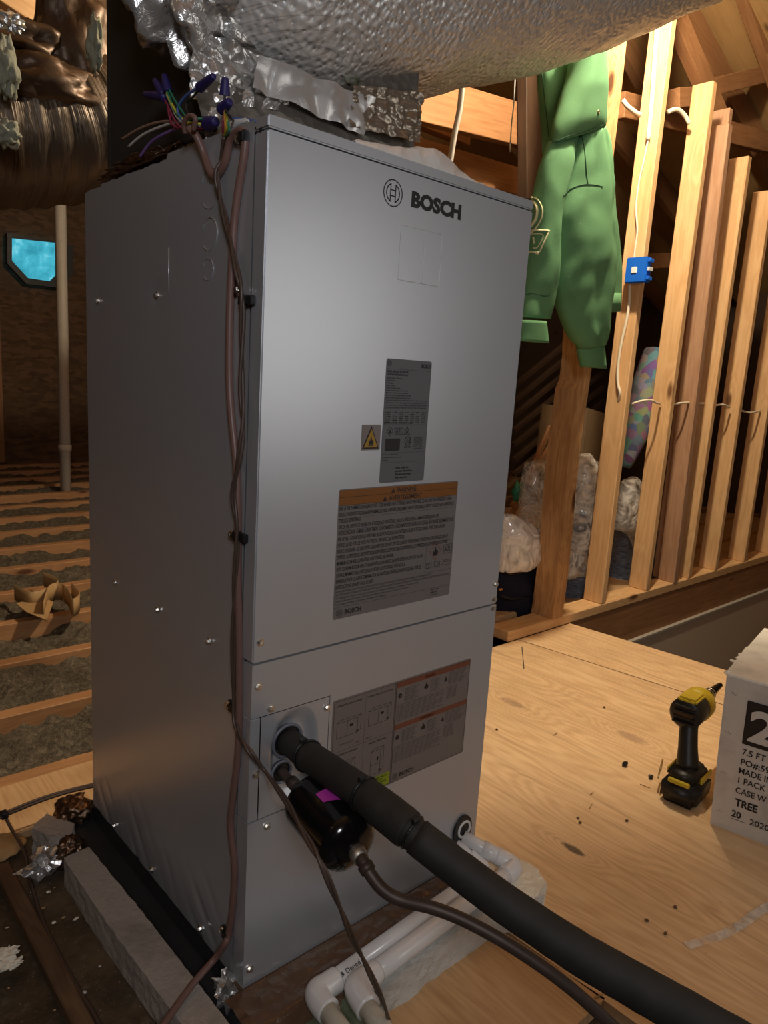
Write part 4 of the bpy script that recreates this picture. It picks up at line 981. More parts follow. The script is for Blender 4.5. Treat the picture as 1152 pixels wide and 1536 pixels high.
# torn hole patch of grey fibre on the duct
def ray_hit_tube(x, y):
    best = None
    for k in range(400):
        p = dep(x, y, .5 + k * .003)
        A, B = V((.2, .28, 1.403)), V((.704, .262, 1.609)); t_ = max(0, min(1, (p - A).dot(B - A) / (B - A).length_squared)); 
        if (p - (A + (B - A) * t_)).length < .240: return p
    return dep(x, y, 1.1)
hp = ray_hit_tube(518, 112); hn = (hp - V((.32, .275, 1.45)));
blob('torn_fibre', hp - V((0, 0, .012)), (.026, .012, .010), M['fibre'], pl, 3, .7, 3, False, 4, .3)
# left wrinkled flex duct
def wd(p, a, t): return .010 * noise.noise(p * 7) + .003 * sin(t * 260 + 4 * noise.noise(p * 9))
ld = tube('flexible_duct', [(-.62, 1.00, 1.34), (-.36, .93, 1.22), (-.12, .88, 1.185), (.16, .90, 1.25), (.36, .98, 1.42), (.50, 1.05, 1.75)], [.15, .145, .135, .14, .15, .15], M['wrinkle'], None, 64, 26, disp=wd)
reg(ld, 'wrinkled foil flexible duct elbow at the left behind the plenum, wood reflection painted brown', 'duct')
ld2 = thing('duct_collar', ony(75, 110, .72), 'dark brown crumpled foil collar with torn insulation above the wrinkled duct', 'duct collar')
def bl(name, x, y, Yv, s, m, sd_, amp=.4, fq=2.2, sub=4, flat=False):
    c = ony(x, y, Yv); return blob(name, c - V((0, 0, s[2])), s, M[m], ld2, sub, amp, fq, flat, sd_)
bl('foil_fold', 60, 135, .80, (.13, .06, .05), 'foildark', 3, .25)
bl('foil_fold', 110, 95, .84, (.07, .06, .13), 'foildark', 5, .25)
bl('foil_fold', 25, 80, .84, (.10, .06, .05), 'foildark', 7, .25)
bl('insulation_tuft', 8, 105, .70, (.018, .02, .045), 'fibre', 9)
bl('insulation_tuft', 141, 75, .70, (.011, .02, .045), 'fibre', 10)
bl('insulation_tuft', 10, 205, .66, (.02, .02, .02), 'fibre', 12)
bl('foil_scrap', 18, 36, .70, (.018, .01, .014), 'foil', 13, .6, 3, 3, True)

# plastic and foil on the cabinet top
zt2 = 1.0525
sheetv = []
nu, nv = 60, 18
for j in range(nv + 1):
    for i in range(nu + 1):
        x = .12 + .225 * i / nu; y = .004 + .14 * j / nv
        hgt = .026 * math.exp(-((x - .255) / .045) ** 2) + .010 * math.exp(-((x - .18) / .06) ** 2)
        z = zt2 + .001 + hgt * (.6 + .4 * sin(y * 40)) * (1 if 0 < i < nu else .1) + .003 * abs(noise.noise(V((x * 60, y * 60, 3))))
        if j == 0: z = zt2 + .0005; y = .0035
        if j == 1: y = .005 + .002 * noise.noise(V((x * 50, 0, 0)))
        sheetv.append((x, y, z))
reg(mk('plastic_sheet', sheetv, [(j * (nu + 1) + i, j * (nu + 1) + i + 1, (j + 1) * (nu + 1) + i + 1, (j + 1) * (nu + 1) + i) for j in range(nv) for i in range(nu)], M['bagtop'], None, True), 'crinkled clear plastic bunched on the cabinet top by its front edge', 'plastic sheet')
cube('top_panel', (.002, .020, 1.040), (W, D, 1.0415), M['steel'], ah, 0)
reg(blob('foil_scrap', (.020, .330, 1.0416), (.022, .12, .012), M['foilbrown'], None, 5, .5, 4, False, 2), 'brown shiny foil flap on the cabinet top under the loose wires', 'foil scrap')
reg(blob('foil_scrap', (.012, .135, 1.0416), (.010, .016, .017), M['foil'], None, 3, .7, 4, True, 5), 'small bright foil scrap on the cabinet top below the wire bundle', 'foil scrap')
reg(blob('plug_connector', V((.012, .085, 1.0525)), (.008, .026, .006), M['wwhite'], None, 3, .15, 2, True, 3), 'white plastic tag among the wires on the cabinet top', 'connector')

# ------------------------------------------------------------------ wires and wire nuts
wb = thing('wire_bundle', X(285, 195, .004), 'bundle of coloured thin wires sprouting from the cabinet top left', 'wires')
def wire(col, pts, r=.0013, offs=-.012):
    tube('wire', [onx(p[0], p[1], p[2] if len(p) > 2 else offs) for p in pts], r, M[col], wb, 8, 6)
B0 = (300, 194, .02)
wire('wred', [B0, (275, 192), (262, 180), (250, 155), (240, 140)])
wire('wyellow', [B0, (285, 188), (268, 172), (257, 155), (250, 138)], .0016)
wire('wgreen', [B0, (285, 183), (272, 165), (262, 150), (254, 135)])
wire('wwhite', [B0, (280, 188), (265, 175), (258, 160), (250, 142)])
wire('wblue', [B0, (278, 185), (266, 165), (275, 148), (288, 137), (302, 130)], .0016)
wire('wgreen', [B0, (275, 178), (262, 168), (256, 150), (248, 130)])
wire('wblack', [B0, (282, 170), (280, 155), (290, 145), (302, 130)])
wire('wbrown', [B0, (270, 184), (240, 183), (210, 193), (183, 209)], .0018, -.006)
wire('wwhite', [B0, (272, 184), (245, 189), (215, 202), (193, 220)], .0018, -.006)
wire('wpurple', [B0, (275, 190), (255, 197), (228, 212), (210, 235)], .0018, -.006)
wire('wred', [(318, 198, .03), (295, 192), (275, 193), (258, 186), (252, 160)], .0015)
wire('wyellow', [(360, 196, .06), (330, 188, .03), (300, 186), (280, 184)], .0016)
wire('wgreen', [(360, 190, .06), (330, 181, .03), (300, 178), (280, 178)], .0016)
wire('wblue', [(385, 182, .06), (350, 178, .05), (320, 188, .03), (295, 190)], .0016)
wire('wwhite', [(380, 190, .06), (350, 186, .05), (320, 192, .03), (295, 188)], .0016)
wire('wblue', [(375, 186, .06), (345, 184, .04), (310, 186, .02), (290, 187)], .0016)
wire('wyellow', [(336, 204, -.006), (341, 190), (340, 175), (337, 168)], .0013)
wire('worange', [(337, 204, -.006), (338, 190), (337, 175), (338, 165)], .0012)
wire('wred', [(335, 204, -.006), (334, 188), (336, 172), (337, 160)], .0012)
wire('wgreen', [(338, 206, -.006), (344, 196), (341, 180), (338, 168)], .0012)
wire('wblack', [(360, 190, .05), (345, 175), (338, 160), (337, 140)], .0014)
def nut(a, b, lab, r=.0052):
    p, q = onx(*a), onx(*b)
    o = tube('wire_nut', [p, p + (q - p) * .12, p + (q - p) * .55, p + (q - p) * .92, q], [r * 1.15, r * 1.1, r * .95, r * .72, r * .5], M['navy'], None, 10, 2)
    reg(o, lab, 'wire nut', 'navy wire nuts')
nut((248, 146, -.012), (217, 141, -.014), 'dark blue wire nut pointing left, lowest of the left cluster')
nut((246, 143, -.012), (232, 120, -.014), 'dark blue wire nut in the middle of the left cluster')
nut((252, 137, -.012), (246, 112, -.014), 'dark blue wire nut pointing up at the tip of the left cluster')
nut((300, 131, -.012), (321, 114, -.014), 'dark blue wire nut on the blue wire, in front of the foil')
nut((337, 143, -.010), (338, 116, -.012), 'dark blue wire nut standing highest at the right cluster')
nut((333, 164, -.010), (345, 152, -.012), 'dark blue wire nut just below the upright one', .006)
nut((312, 186, -.004), (324, 182, -.006), 'dark blue round wire nut lying on the white tag', .0075)

# ------------------------------------------------------------------ hoodie
hd = thing('hoodie', ony(850, 555, .62), 'green hooded sweatshirt hanging from the first post of the stud wall', 'sweatshirt')
def loft(name, rows, Yp, th, mat, parent, n=40, sub=6, amp=.004, fr=9, folds=(), seed=0):
    Ls = catmull([ony(r[0], r[1], Yp) for r in rows], sub); Rs = catmull([ony(r[2], r[3], Yp) for r in rows], sub)
    vs = []; N = len(Ls); ths = lerpl(th, N)
    for i in range(N):
        c = (Ls[i] + Rs[i]) / 2; h = (Rs[i] - Ls[i]) / 2; t = i / (N - 1)
        for k in range(n):
            a = 2 * pi * k / n; ca, sa = cos(a), sin(a)
            ex = math.copysign(abs(ca) ** .85, ca); p = c + h * ex + V((0, -ths[i], 0)) * sa
            d = amp * (noise.noise(V((p.x * fr, p.z * fr * .5, seed))) + .5 * noise.noise(V((p.x * fr * 2.5, p.z * fr * 1.6, seed + 4))))
            for (u0, u1, dp_, wd_) in folds:
                uc = u0 + (u1 - u0) * t; d -= dp_ * math.exp(-((ex - uc) / wd_) ** 2) if sa > 0 else 0
            vs.append(p + V((0, -1, 0)) * d)
    fs = [(i * n + k, i * n + (k + 1) % n, (i + 1) * n + (k + 1) % n, (i + 1) * n + k) for i in range(N - 1) for k in range(n)] + [tuple(range(n)), tuple((N - 1) * n + k for k in range(n))]
    return mk(name, vs, fs, mat, parent, True)
loft('hood', [(826, 50, 870, 45), (811, 88, 868, 72), (809, 108, 864, 105), (813, 150, 853, 150), (817, 195, 838, 195), (819, 232, 826, 226)], .680, [.02, .03, .035, .03, .02], M['green'], hd, seed=1)
loft('hood', [(868, 45, 896, 40), (866, 75, 898, 62), (858, 112, 901, 112), (846, 150, 903, 150), (833, 190, 905, 184), (830, 214, 905, 192)], .590, [.03, .045, .05, .045, .03], M['green'], hd, folds=((.86, .84, .030, .05), (-.2, -.4, .006, .2)), seed=21)
loft('torso', [(850, 205, 903, 186), (848, 240, 912, 215), (848, 300, 916, 290), (850, 350, 921, 345), (850, 400, 928, 400), (852, 440, 929, 440), (860, 466, 928, 466)], .665, [.03, .045, .05, .04, .035], M['green'], hd, seed=2)
loft('hem_band', [(850, 438, 929, 440), (860, 468, 927, 468)], .655, .034, M['green'], hd, seed=3, sub=3)
loft('sleeve', [(867, 203, 905, 190), (857, 240, 911, 230), (846, 290, 915, 285), (837, 330, 916, 330), (834, 375, 917, 375), (834, 410, 916, 410), (837, 450, 914, 450), (849, 488, 909, 490), (859, 508, 907, 508), (868, 522, 906, 517)], .590, [.03, .05, .058, .055, .045, .03], M['green'], hd, folds=((.5, .9, .008, .12), (-.4, .2, .006, .2)), seed=5, amp=.012, fr=10)
loft('cuff', [(867, 518, 903, 516), (869, 532, 905, 532), (873, 550, 907, 553)], .60, .026, M['green'], hd, seed=6, sub=3, amp=.002, folds=())
loft('sleeve', [(826, 212, 866, 199), (815, 250, 855, 240), (806, 300, 840, 296), (799, 350, 831, 345), (792, 400, 829, 400), (786, 440, 827, 442), (780, 476, 822, 479)], .600, [.025, .04, .045, .04, .03], M['green'], hd, seed=8, amp=.009, fr=10)
loft('cuff', [(782, 480, 817, 482), (780, 498, 819, 500), (778, 511, 821, 515)], .59, .024, M['green'], hd, seed=9, sub=3, amp=.002)
# seams, laid on the cloth
from mathutils.bvhtree import BVHTree
hv_, hf_ = [], []
for ch in [o for o in S.collection.objects if o.parent == hd]:
    o0 = len(hv_); mw = MW[ch.name]; hv_ += [mw @ v.co for v in ch.data.vertices]; hf_ += [tuple(i + o0 for i in p.vertices) for p in ch.data.polygons]
HB = BVHTree.FromPolygons(hv_, hf_)
def oncloth(x, y, lift=.0008):
    d = ray(x, y).normalized(); h = HB.ray_cast(CAM, d)
    return h[0] - d * lift if h[0] is not None else ony(x, y, .57)
def seam(pts, r=.0011):
    Q = catmull([V((x, y, 0)) for x, y in pts], 8); tube('seam', [oncloth(q.x, q.y) for q in Q], r, M['seamgreen'], hd, 6, 1)
seam([(834, 213), (850, 205), (870, 200), (888, 193), (903, 188)])
seam([(845, 294), (857, 283), (875, 277), (890, 277), (904, 280)])
seam([(872, 202), (877, 225), (880, 260), (882, 276)])
seam([(813, 110), (816, 140), (820, 175), (823, 205)])
seam([(787, 443), (800, 440), (815, 444), (825, 443)])
tube('drawstring_eyelet', ring3(oncloth(898, 168), .004, 'y', n=14), .0014, M['brass'], hd, 6, 1, False)
# cream chest print (only its right part shows)
G = Geo()
def prt(pts, r):
    Q = catmull([V((x, y, 0)) for x, y in pts], 5); G.tube([oncloth(q.x, q.y, .0) for q in Q], r * .8, 6, 1)
prt([(797, 296), (806, 299), (813, 312), (812, 328), (803, 343), (796, 350)], .0028); prt([(797, 302), (803, 306), (806, 316), (803, 330), (796, 340)], .0058)
prt([(790, 346), (821, 346), (822, 350), (812, 372), (808, 378), (794, 378)], .0030); prt([(790, 352), (814, 352), (807, 370), (800, 372)], .0016)
prt([(800, 356), (801, 366)], .0034); prt([(790, 380), (808, 380)], .0050)
mk('chest_print', G.v, G.f, M['cream'], hd)

# ------------------------------------------------------------------ electric box, cables on the studs
xs = 1.978
eb = thing('electrical_box', V((xs - .02, .74, 1.15)), 'blue electrical box with small white square, nailed to the second stud', 'electrical box')
c0 = onx(954, 406, xs - .02)
yb0 = onx(969, 406, xs - .05).y; yb1 = onx(938, 406, xs - .05).y
cube('box_body', (xs - .05, yb0, c0.z - .044), (xs - .0165, yb1, c0.z + .040), M['bluebox'], eb, .003, 2)
c1 = onx(951, 406, xs - .051)
cube('white_square', (xs - .053, c1.y - .011, c1.z - .009), (xs - .048, c1.y + .011, c1.z + .013), M['whitebtn'], eb, .003, 2)
for dz in (-.030, .0, .028): 
    cube('clamp_tab', (xs - .045, yb0 - .009, c0.z + dz - .006), (xs - .020, yb0, c0.z + dz + .006), M['bluebox' if dz else 'wwhite'], eb, .001)
def stud_cable(name, pts, lab, r=.0042, x=xs - .006):
    t_ = tube(name, [onx(px, py, xx) for px, py, xx in [(p[0], p[1], p[2] if len(p) > 2 else x) for p in pts]], r, M['whitecable'], None, 10, 6); return reg(t_, lab, 'cable')
stud_cable('electrical_cable', [(987, 5), (984, 60), (981, 100), (977, 160), (972, 210)], 'white cable stapled down the upper second stud from the roof', .0075)
stud_cable('electrical_cable', [(973, 205), (966, 240), (959, 270), (954, 310), (956, 345), (953, 370), (951, 388)], 'white cable running down the second stud into the blue box', .0032)
stud_cable('electrical_cable', [(944, 425), (944, 450), (940, 480), (932, 515), (927, 550), (927, 575), (930, 590), (926, 604, xs + .01)], 'white cable leaving the blue box downwards on the second stud', .0052)
def yc(pts, lab, r=.0045):
    o = tube('electrical_cable', [ony(*p) for p in pts], r, M['whitecable'], None, 10, 6); return reg(o, lab, 'cable')
yc([(934, 150, .80), (942, 160, .79), (955, 170, .78), (962, 172, .78)], 'white cable sagging between the first and second studs near the roof', .008)
yc([(1002, 168, .78), (1015, 164, .77), (1026, 172, .76), (1034, 185, .75)], 'white cable between the second and third studs near the roof', .008)
yc([(948, 606, .76), (960, 602, .735), (975, 600, .72), (984, 604, .72), (990, 606, .74)], 'white cable between second and third studs at mid height')
yc([(1008, 607, .74), (1018, 605, .72), (1030, 604, .72), (1037, 604, .74)], 'short white cable piece left of the reddish stud')
yc([(1048, 605, .74), (1056, 605, .74)], 'tiny white cable piece between the reddish stud and its neighbour')
yc([(1072, 608, .74), (1085, 607, .72), (1094, 611, .73)], 'white cable in the fifth stud gap at mid height')
yc([(1112, 616, .74), (1126, 619, .72), (1140, 616, .73)], 'white cable in the rightmost stud gap')
for (x, y) in ((977, 130), (940, 480)):
    pass
# string and white pipe behind duct
reg(tube('hanging_string', [ony(773, 90, .8), ony(771, 150, .8), ony(767, 190, .8), ony(765, 228, .8)], .0022, M['wwhite'], None, 6, 5), 'thin white string hanging below the duct left of the hoodie', 'string')
reg(tube('vent_tube', [ony(694, 110, .7), ony(690, 160, .7), ony(681, 205, .7), ony(674, 250, .7)], .0075, M['pvcold'], None, 12, 4), 'thin off white tube rising behind the cabinet top right', 'tube')
vp = thing('vent_pipe', (1.14, 4.0, -.05), 'upright white plastic vent pipe in front of the far octagonal window', 'vent pipe')
tube('pipe', [(1.137, 4.0, ZD), (1.137, 4.0, 1.0), (1.137, 4.0, 2.3)], .032, M['pvcold'], vp, 20, 1)
pz = ony(96, 672, 4.0); tube('coupling', [(1.137, 4.0, pz.z - .02), (1.137, 4.0, pz.z + .02)], .039, M['pvcold'], vp, 20, 1)

# ------------------------------------------------------------------ stored things behind the studs
Yb = .92
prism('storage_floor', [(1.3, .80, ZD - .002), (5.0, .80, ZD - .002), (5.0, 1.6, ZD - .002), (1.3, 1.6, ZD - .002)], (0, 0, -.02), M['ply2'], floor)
def polyext(name, pts, Yv, dy, mat, parent=None, bev=0): return prism(name, [ony(x, y, Yv) for x, y in pts], (0, dy, 0), mat, parent)
tub = loft('woven_hamper', [(932, 790, 988, 796), (930, 830, 980, 836), (914, 897, 966, 880)], .96, .10, M['blueweave'], None, n=48, seed=3, amp=.002)
reg(tub, 'blue grey woven hamper standing behind the second and third studs', 'hamper')
tub2 = loft('woven_hamper', [(845, 770, 905, 770), (845, 850, 902, 850), (842, 915, 893, 905)], .92, .07, M['blueweave'], None, n=40, seed=4, amp=.002)
reg(tub2, 'blue grey woven hamper beside the rough first post, under clear plastic', 'hamper')
bg = loft('plastic_bag', [(868, 685, 884, 680), (858, 705, 902, 710), (856, 760, 905, 760), (850, 810, 902, 815), (845, 845, 900, 850), (842, 868, 895, 850)], .87, [.02, .08, .09, .08, .04], M['bag'], None, n=56, seed=7, amp=.022, fr=13)
reg(bg, 'shiny clear plastic bag draped over things right of the rough post', 'plastic bag')
bg2 = loft('plastic_bag', [(934, 722, 955, 715), (930, 740, 962, 730), (924, 790, 962, 775), (935, 797, 970, 800), (952, 805, 972, 825), (958, 830, 966, 845)], .85, [.02, .05, .06, .05, .02], M['bag'], None, n=56, seed=9, amp=.018, fr=13)
reg(bg2, 'clear plastic bag hanging over the blue hamper between second and third studs', 'plastic bag')
bg3 = loft('plastic_bag', [(748, 772, 765, 770), (745, 790, 795, 790), (742, 815, 806, 818), (740, 845, 806, 835), (742, 856, 800, 845)], .86, [.03, .08, .09, .07], M['bagwhite'], None, n=56, seed=11, amp=.022, fr=11)
reg(bg3, 'milky plastic bag bulging between the cabinet and the rough post', 'plastic bag')
bg4 = loft('plastic_bag', [(796, 700, 822, 690), (786, 740, 822, 740), (786, 790, 815, 790), (784, 820, 812, 820)], 1.0, .06, M['bagthin'], None, n=40, seed=12, amp=.012, fr=24)
reg(bg4, 'thin clear plastic bag hanging left of the rough post in the dark', 'plastic bag')
bb = thing('duffel_bag', ony(775, 930, .90), 'black duffel bag on the floor between the cabinet and the rough post', 'bag')
loft('bag_body', [(742, 845, 800, 842), (738, 870, 808, 868), (734, 905, 810, 900), (732, 932, 808, 925)], .90, [.05, .09, .10, .08], M['bagblack'], bb, n=48, seed=13, amp=.01, fr=14)
tube('strap', [ony(752, 893, .81), ony(765, 898, .80), ony(785, 897, .80), ony(800, 893, .81)], .0030, M['wblack'], bb, 8, 5)
tube('strap', [ony(757, 858, .82), ony(775, 862, .81), ony(790, 850, .82)], .0022, M['dark_metal'], bb, 8, 5)
cube('buckle', ony(751, 884, .815) - V((.008, .003, .003)), ony(751, 884, .815) + V((.008, .003, .003)), M['worange'], bb, .001)
cb_ = polyext('cardboard_box', [(882, 612, ), (914, 622), (914, 720), (868, 720)], 1.15, .25, M['card']); reg(cb_, 'brown cardboard box stacked behind the first and second studs', 'box')
qr = tube('rolled_quilt', [ony(988, 530, 1.1), ony(968, 590, 1.1), ony(948, 655, 1.1), ony(936, 700, 1.1)], [.07, .075, .07, .03], M['quilt'], None, 24, 6)
reg(qr, 'colourful patchwork quilt leaning diagonally between the second and third studs', 'quilt')
for k, (a, b) in enumerate([((768, 760), (835, 655)), ((760, 790), (826, 640))]):
    o = board('wood_strip', ony(a[0], a[1], 1.25 + .08 * k), ony(b[0], b[1], 1.25 + .08 * k), .03, .012, M['darkwood'], None); reg(o, ['thin wooden strip leaning in the dark left of the rough post, nearer one', 'thin wooden strip leaning in the dark left of the rough post, farther one'][k], 'wood strip')
gr = blob('green_tinsel', ony(776, 755, 1.1), (.025, .02, .04), M['wgreen'], None, 3, .5, 3, False, 2); reg(gr, 'small green object in the dark left of the rough post', 'decoration')

# ------------------------------------------------------------------ carton with printed side
A = onz(1065, 1235, ZD); Bp = onz(1152, 1265, ZD); u = V((.19, -.98, 0)).normalized(); hgt = (ony(1090, 1010, A.y).z - ZD)
nr = V((-u.y, u.x, 0)); nr = nr if nr.x < 0 else -nr; A0 = V((A.x, A.y, ZD)); Lb = .42; Db = .36; inw = -nr
cx = A + u * Lb / 2 + inw * Db / 2
bx = thing('carton', (cx.x, cx.y, ZD), 'white printed tree carton standing at the right beside the power drill', 'box')
A0 = V((A.x, A.y, ZD)); cr4 = [A0, A0 + u * Lb, A0 + u * Lb + inw * Db, A0 + inw * Db]; hv = onz(1090, 1013, ZD + hgt) - A0; hv.z = hgt; hu = hv.normalized()
def panel(name, a, b, c, d, th, mt='white_card'):
    n_ = (b - a).cross(d - a).normalized() * th; return mk(name, [a, b, c, d, a + n_, b + n_, c + n_, d + n_], [(0, 1, 2, 3), (7, 6, 5, 4), (0, 4, 5, 1), (1, 5, 6, 2), (2, 6, 7, 3), (3, 7, 4, 0)], M[mt], bx)
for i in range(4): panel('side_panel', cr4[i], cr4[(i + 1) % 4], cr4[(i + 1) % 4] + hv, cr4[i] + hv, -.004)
m1 = (cr4[0] + cr4[1]) / 2; m2 = (cr4[2] + cr4[3]) / 2
lift = V((0, 0, .004))
# two top flaps meeting mid-way, torn back edge
tf = []; nf = 24
for i in range(nf + 1):
    t_ = i / nf; e0 = cr4[0] + hv + inw * Db * t_ * .5; tf.append(e0 - u * (.002 + .003 * abs(noise.noise(V((t_ * 20, 0, 0))))) + lift * t_)
for i in range(nf + 1):
    t_ = i / nf; tf.append(cr4[1] + hv + inw * Db * t_ * .5 + lift * t_)
vs = tf + [v_ + V((0, 0, .004)) for v_ in tf]; K = nf + 1
fs = [(i, i + 1, K + i + 1, K + i) for i in range(nf)] + [(2 * K + i, 2 * K + K + i, 2 * K + K + i + 1, 2 * K + i + 1) for i in range(nf)] + [(i, 2 * K + i, 2 * K + i + 1, i + 1) for i in range(nf)] + [(K + i, K + i + 1, 3 * K + i + 1, 3 * K + i) for i in range(nf)] + [(0, K, 3 * K, 2 * K), (nf, 2 * K + nf, 3 * K + nf, K + nf)]
mk('top_flap', vs, fs, M['lit_flap'], bx)
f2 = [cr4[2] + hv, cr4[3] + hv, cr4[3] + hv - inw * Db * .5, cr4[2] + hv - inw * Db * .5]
panel('top_flap', f2[0], f2[1], f2[2] + lift, f2[3] + lift, .004, 'lit_flap')
for k, kk in enumerate((.03, .22, .30, .37)):
    c = cr4[0] + hv + inw * Db * kk - u * .002; blob('torn_paper', c, (.007, .005 + .004 * (k == 1), .003), M['lit_flap'], bx, 2, .6, 3, True, k)
# face frame solved so that the print stands where it does in the photograph
nf_ = u.cross(hu).normalized(); nf_ = nf_ if nf_.x < 0 else -nf_; hu = hu - u * hu.dot(u); hu.normalize()
P = Print(A0 + nf_ * .0008, u, hu, nf_)
def uv(px, py):
    d_ = ray(px, py); t_ = (A0 - CAM).dot(nf_) / d_.dot(nf_); p_ = CAM + d_ * t_; return (p_ - A0).dot(u), (p_ - A0).dot(hu)
ub, vb = uv(1122, 1050); ub2, vb2 = uv(1114, 1115)
P.rect(ub, vb2, ub + .13, vb); P.make('black_square', M['print'], bx)
P = Print(A0 + nf_ * .0013, u, hu, nf_)
P.text('2', ub + .008, vb2 + .012, (vb - vb2) * .72, .050, .03); P.make('number', M['white_card'], bx)
P = Print(A0 + nf_ * .0008, u, hu, nf_)
for (px, py), s, wd, bo, hh in [((1113, 1131), '7.5 FT W', .062, .012, .0135), ((1111, 1146), 'PO#:59', .050, .012, .0135), ((1108, 1159), 'MADE IN', .058, .012, .0135), ((1107, 1173), '1 PACK', .048, .012, .0135), ((1103, 1188), 'CASE W', .054, .012, .0135), ((1102, 1207), 'TREE', .040, .035, .0165), ((1097, 1223), '20', .017, .03, .0150)]:
    a_, b_ = uv(px, py); P.text(s, a_, b_, hh, wd, bo)
a_, b_ = uv(1097, 1226); P.rect(a_, b_ - .001, a_ + .026, b_); a_, b_ = uv(1124, 1236); P.text('2020.', a_, b_, .0135, .038, .01)
for q in [(1097, 1040), (1088, 1098), (1081, 1158), (1075, 1215)]:
    a_, b_ = uv(*q)
    for k in range(3): P.line([(a_ + k * .004, b_ - k * .001), (a_ + k * .004 + .002, b_ + .005 - k * .001)], .0005)
P.make('lettering', M['print'], bx)

# ------------------------------------------------------------------ cordless drill
hz = ZD + .178
Hc = onz(1034, 1066, hz); tip = onz(1082, 1021, hz + .01); fw = tip - Hc; Lf = fw.length; fw.z = 0; fw.normalize(); sdv = V((fw.y, -fw.x, 0))
bc = onz(1028, 1183, ZD + .02); bc.z = ZD
dr_ = thing('power_drill', bc, 'black and yellow cordless drill standing upright on its battery on the plywood', 'power drill')
Mb = Matrix((fw, sdv * -1, V((0, 0, 1)))).transposed().to_4x4()
def dbox(name, c, s, mat, bev, seg=3, taper=1.0):
    bm = bmesh.new(); bmesh.ops.create_cube(bm, size=1)
    for v_ in bm.verts:
        k = taper if v_.co.z > 0 else 1; v_.co = V((v_.co.x * s[0] * k, v_.co.y * s[1] * k, v_.co.z * s[2]))
    bmesh.ops.bevel(bm, geom=bm.edges[:], offset=bev, segments=seg, affect='EDGES')
    return bmobj(name, bm, mat, dr_, Matrix.Translation(c) @ Mb, True if seg > 2 else False)
dbox('battery', bc + V((0, 0, .026)), (.105, .074, .050), M['toolblack'], .010)
dbox('base', bc + V((0, 0, .064)), (.098, .070, .030), M['toolblack'], .010, 3, .72)
dbox('latch', bc + V((0, 0, .054)) - fw * .050, (.008, .044, .010), M['toolyellow'], .002, 1)
dbox('side_badge', bc + V((0, 0, .058)) + fw * .010 + sdv * .034, (.060, .006, .014), M['toolyellow'], .002, 1)
dbox('side_badge', bc + V((0, 0, .058)) + fw * .010 - sdv * .034, (.060, .006, .014), M['toolyellow'], .002, 1)
hb = bc + V((0, 0, .072)) - fw * .006
tube('handle', [hb, hb + (Hc - hb) * .35 - fw * .002, hb + (Hc - hb) * .7, Hc + fw * .012], [.0235, .0195, .0185, .0215], M['toolblack'], dr_, 20, 4)
tube('grip_line', [hb + (Hc - hb) * .30 - fw * .019 + sdv * .008, hb + (Hc - hb) * .62 - fw * .017 + sdv * .008], .0012, M['dark_metal'], dr_, 6, 2)
tube('motor_housing', [Hc - fw * .028, Hc - fw * .022, Hc + fw * .03, Hc + fw * .034], [.027, .034, .034, .031], M['toolblack'], dr_, 28, 1)
tube('gear_housing', [Hc + fw * .030, Hc + fw * .036, Hc + fw * .062, Hc + fw * .082], [.032, .036, .035, .027], M['toolyellow'], dr_, 28, 1)
up_ = V((0, 0, .0))
dbox('top_stripe', Hc + V((0, 0, .030)) + fw * .002, (.058, .040, .012), M['toolyellow'], .004, 2)
dbox('rear_vent', Hc - fw * .029, (.006, .040, .016), M['dark_metal'], .002, 1)
for k in range(4): dbox('vent_rib', Hc - fw * .031 + V((0, 0, -.018 + .012 * k)), (.007, .046, .004), M['toolblack'], .001, 1)
tube('collar', [Hc + fw * .080, Hc + fw * .090], [.026, .022], M['black'], dr_, 24, 1)
tube('chuck', [Hc + fw * .088, Hc + fw * .105, Hc + fw * .125, Hc + fw * .145, Hc + fw * (Lf * .98)], [.016, .015, .013, .010, .006], M['dark_metal'], dr_, 18, 1)
for k in range(3): 
    c = Hc + fw * (.102 + .014 * k); vv = V((0, 0, 1)); tube('chuck_ring', [c + (sdv * cos(a) + vv * sin(a)) * (.0155 - .0015 * k) for a in [2 * pi * i / 16 for i in range(17)]], .0012, M['screw'], dr_, 6, 1, False)
bh = onz(990, 1165, ZD + .03)
tube('belt_hook', [onz(987, 1167, ZD + .03), onz(991, 1150, ZD + .035), onz(994, 1139, ZD + .05), onz(991, 1155, ZD + .05)], .0018, M['brass'], dr_, 8, 4)

# ------------------------------------------------------------------ small things on the deck
labs = ['largest dark crumb on the plywood left of the drill', 'dark crumb on the plywood touching the drill\'s belt hook']
for k, (x, y, r) in enumerate([(937, 1146, .0075), (976, 1165, .006)]):
    reg(blob('debris_crumb', onz(x, y + 3, ZD), (r, r * .8, r * .8), M['wblack'], None, 2, .4, 3, True, k), labs[k], 'debris')
for k, (x, y) in enumerate([(940, 1232), (870, 1235), (970, 1382), (1013, 1362), (998, 1402), (867, 1228), (745, 1095), (906, 1062)]):
    reg(blob('debris_crumb', onz(x, y, ZD), (.0035, .003, .002), M['dirtywood'], None, 2, .4, 3, True, k), 'tiny dark crumb on the open plywood deck', 'debris', 'tiny crumbs on the plywood')
for k, (x, y, a, b) in enumerate([(890, 1188, 885, 1192), (888, 1206, 884, 1213), (960, 1176, 975, 1182), (905, 1490, 893, 1497), (866, 1462, 874, 1466), (830, 1103, 836, 1099)]):
    reg(tube('wood_splinter', [onz(x, y, ZD + .001), onz(a, b, ZD + .002)], .0009, M['kraft'], None, 5, 1), 'pale wood splinter lying on the plywood deck', 'splinter', 'splinters on the plywood')
reg(tube('dark_splinter', [onz(783, 970, ZD + .0015), onz(786, 1003, ZD + .0015)], .0012, M['wblack'], None, 5, 1), 'dark straight scratch-like splinter near the cabinet on the plywood', 'splinter')
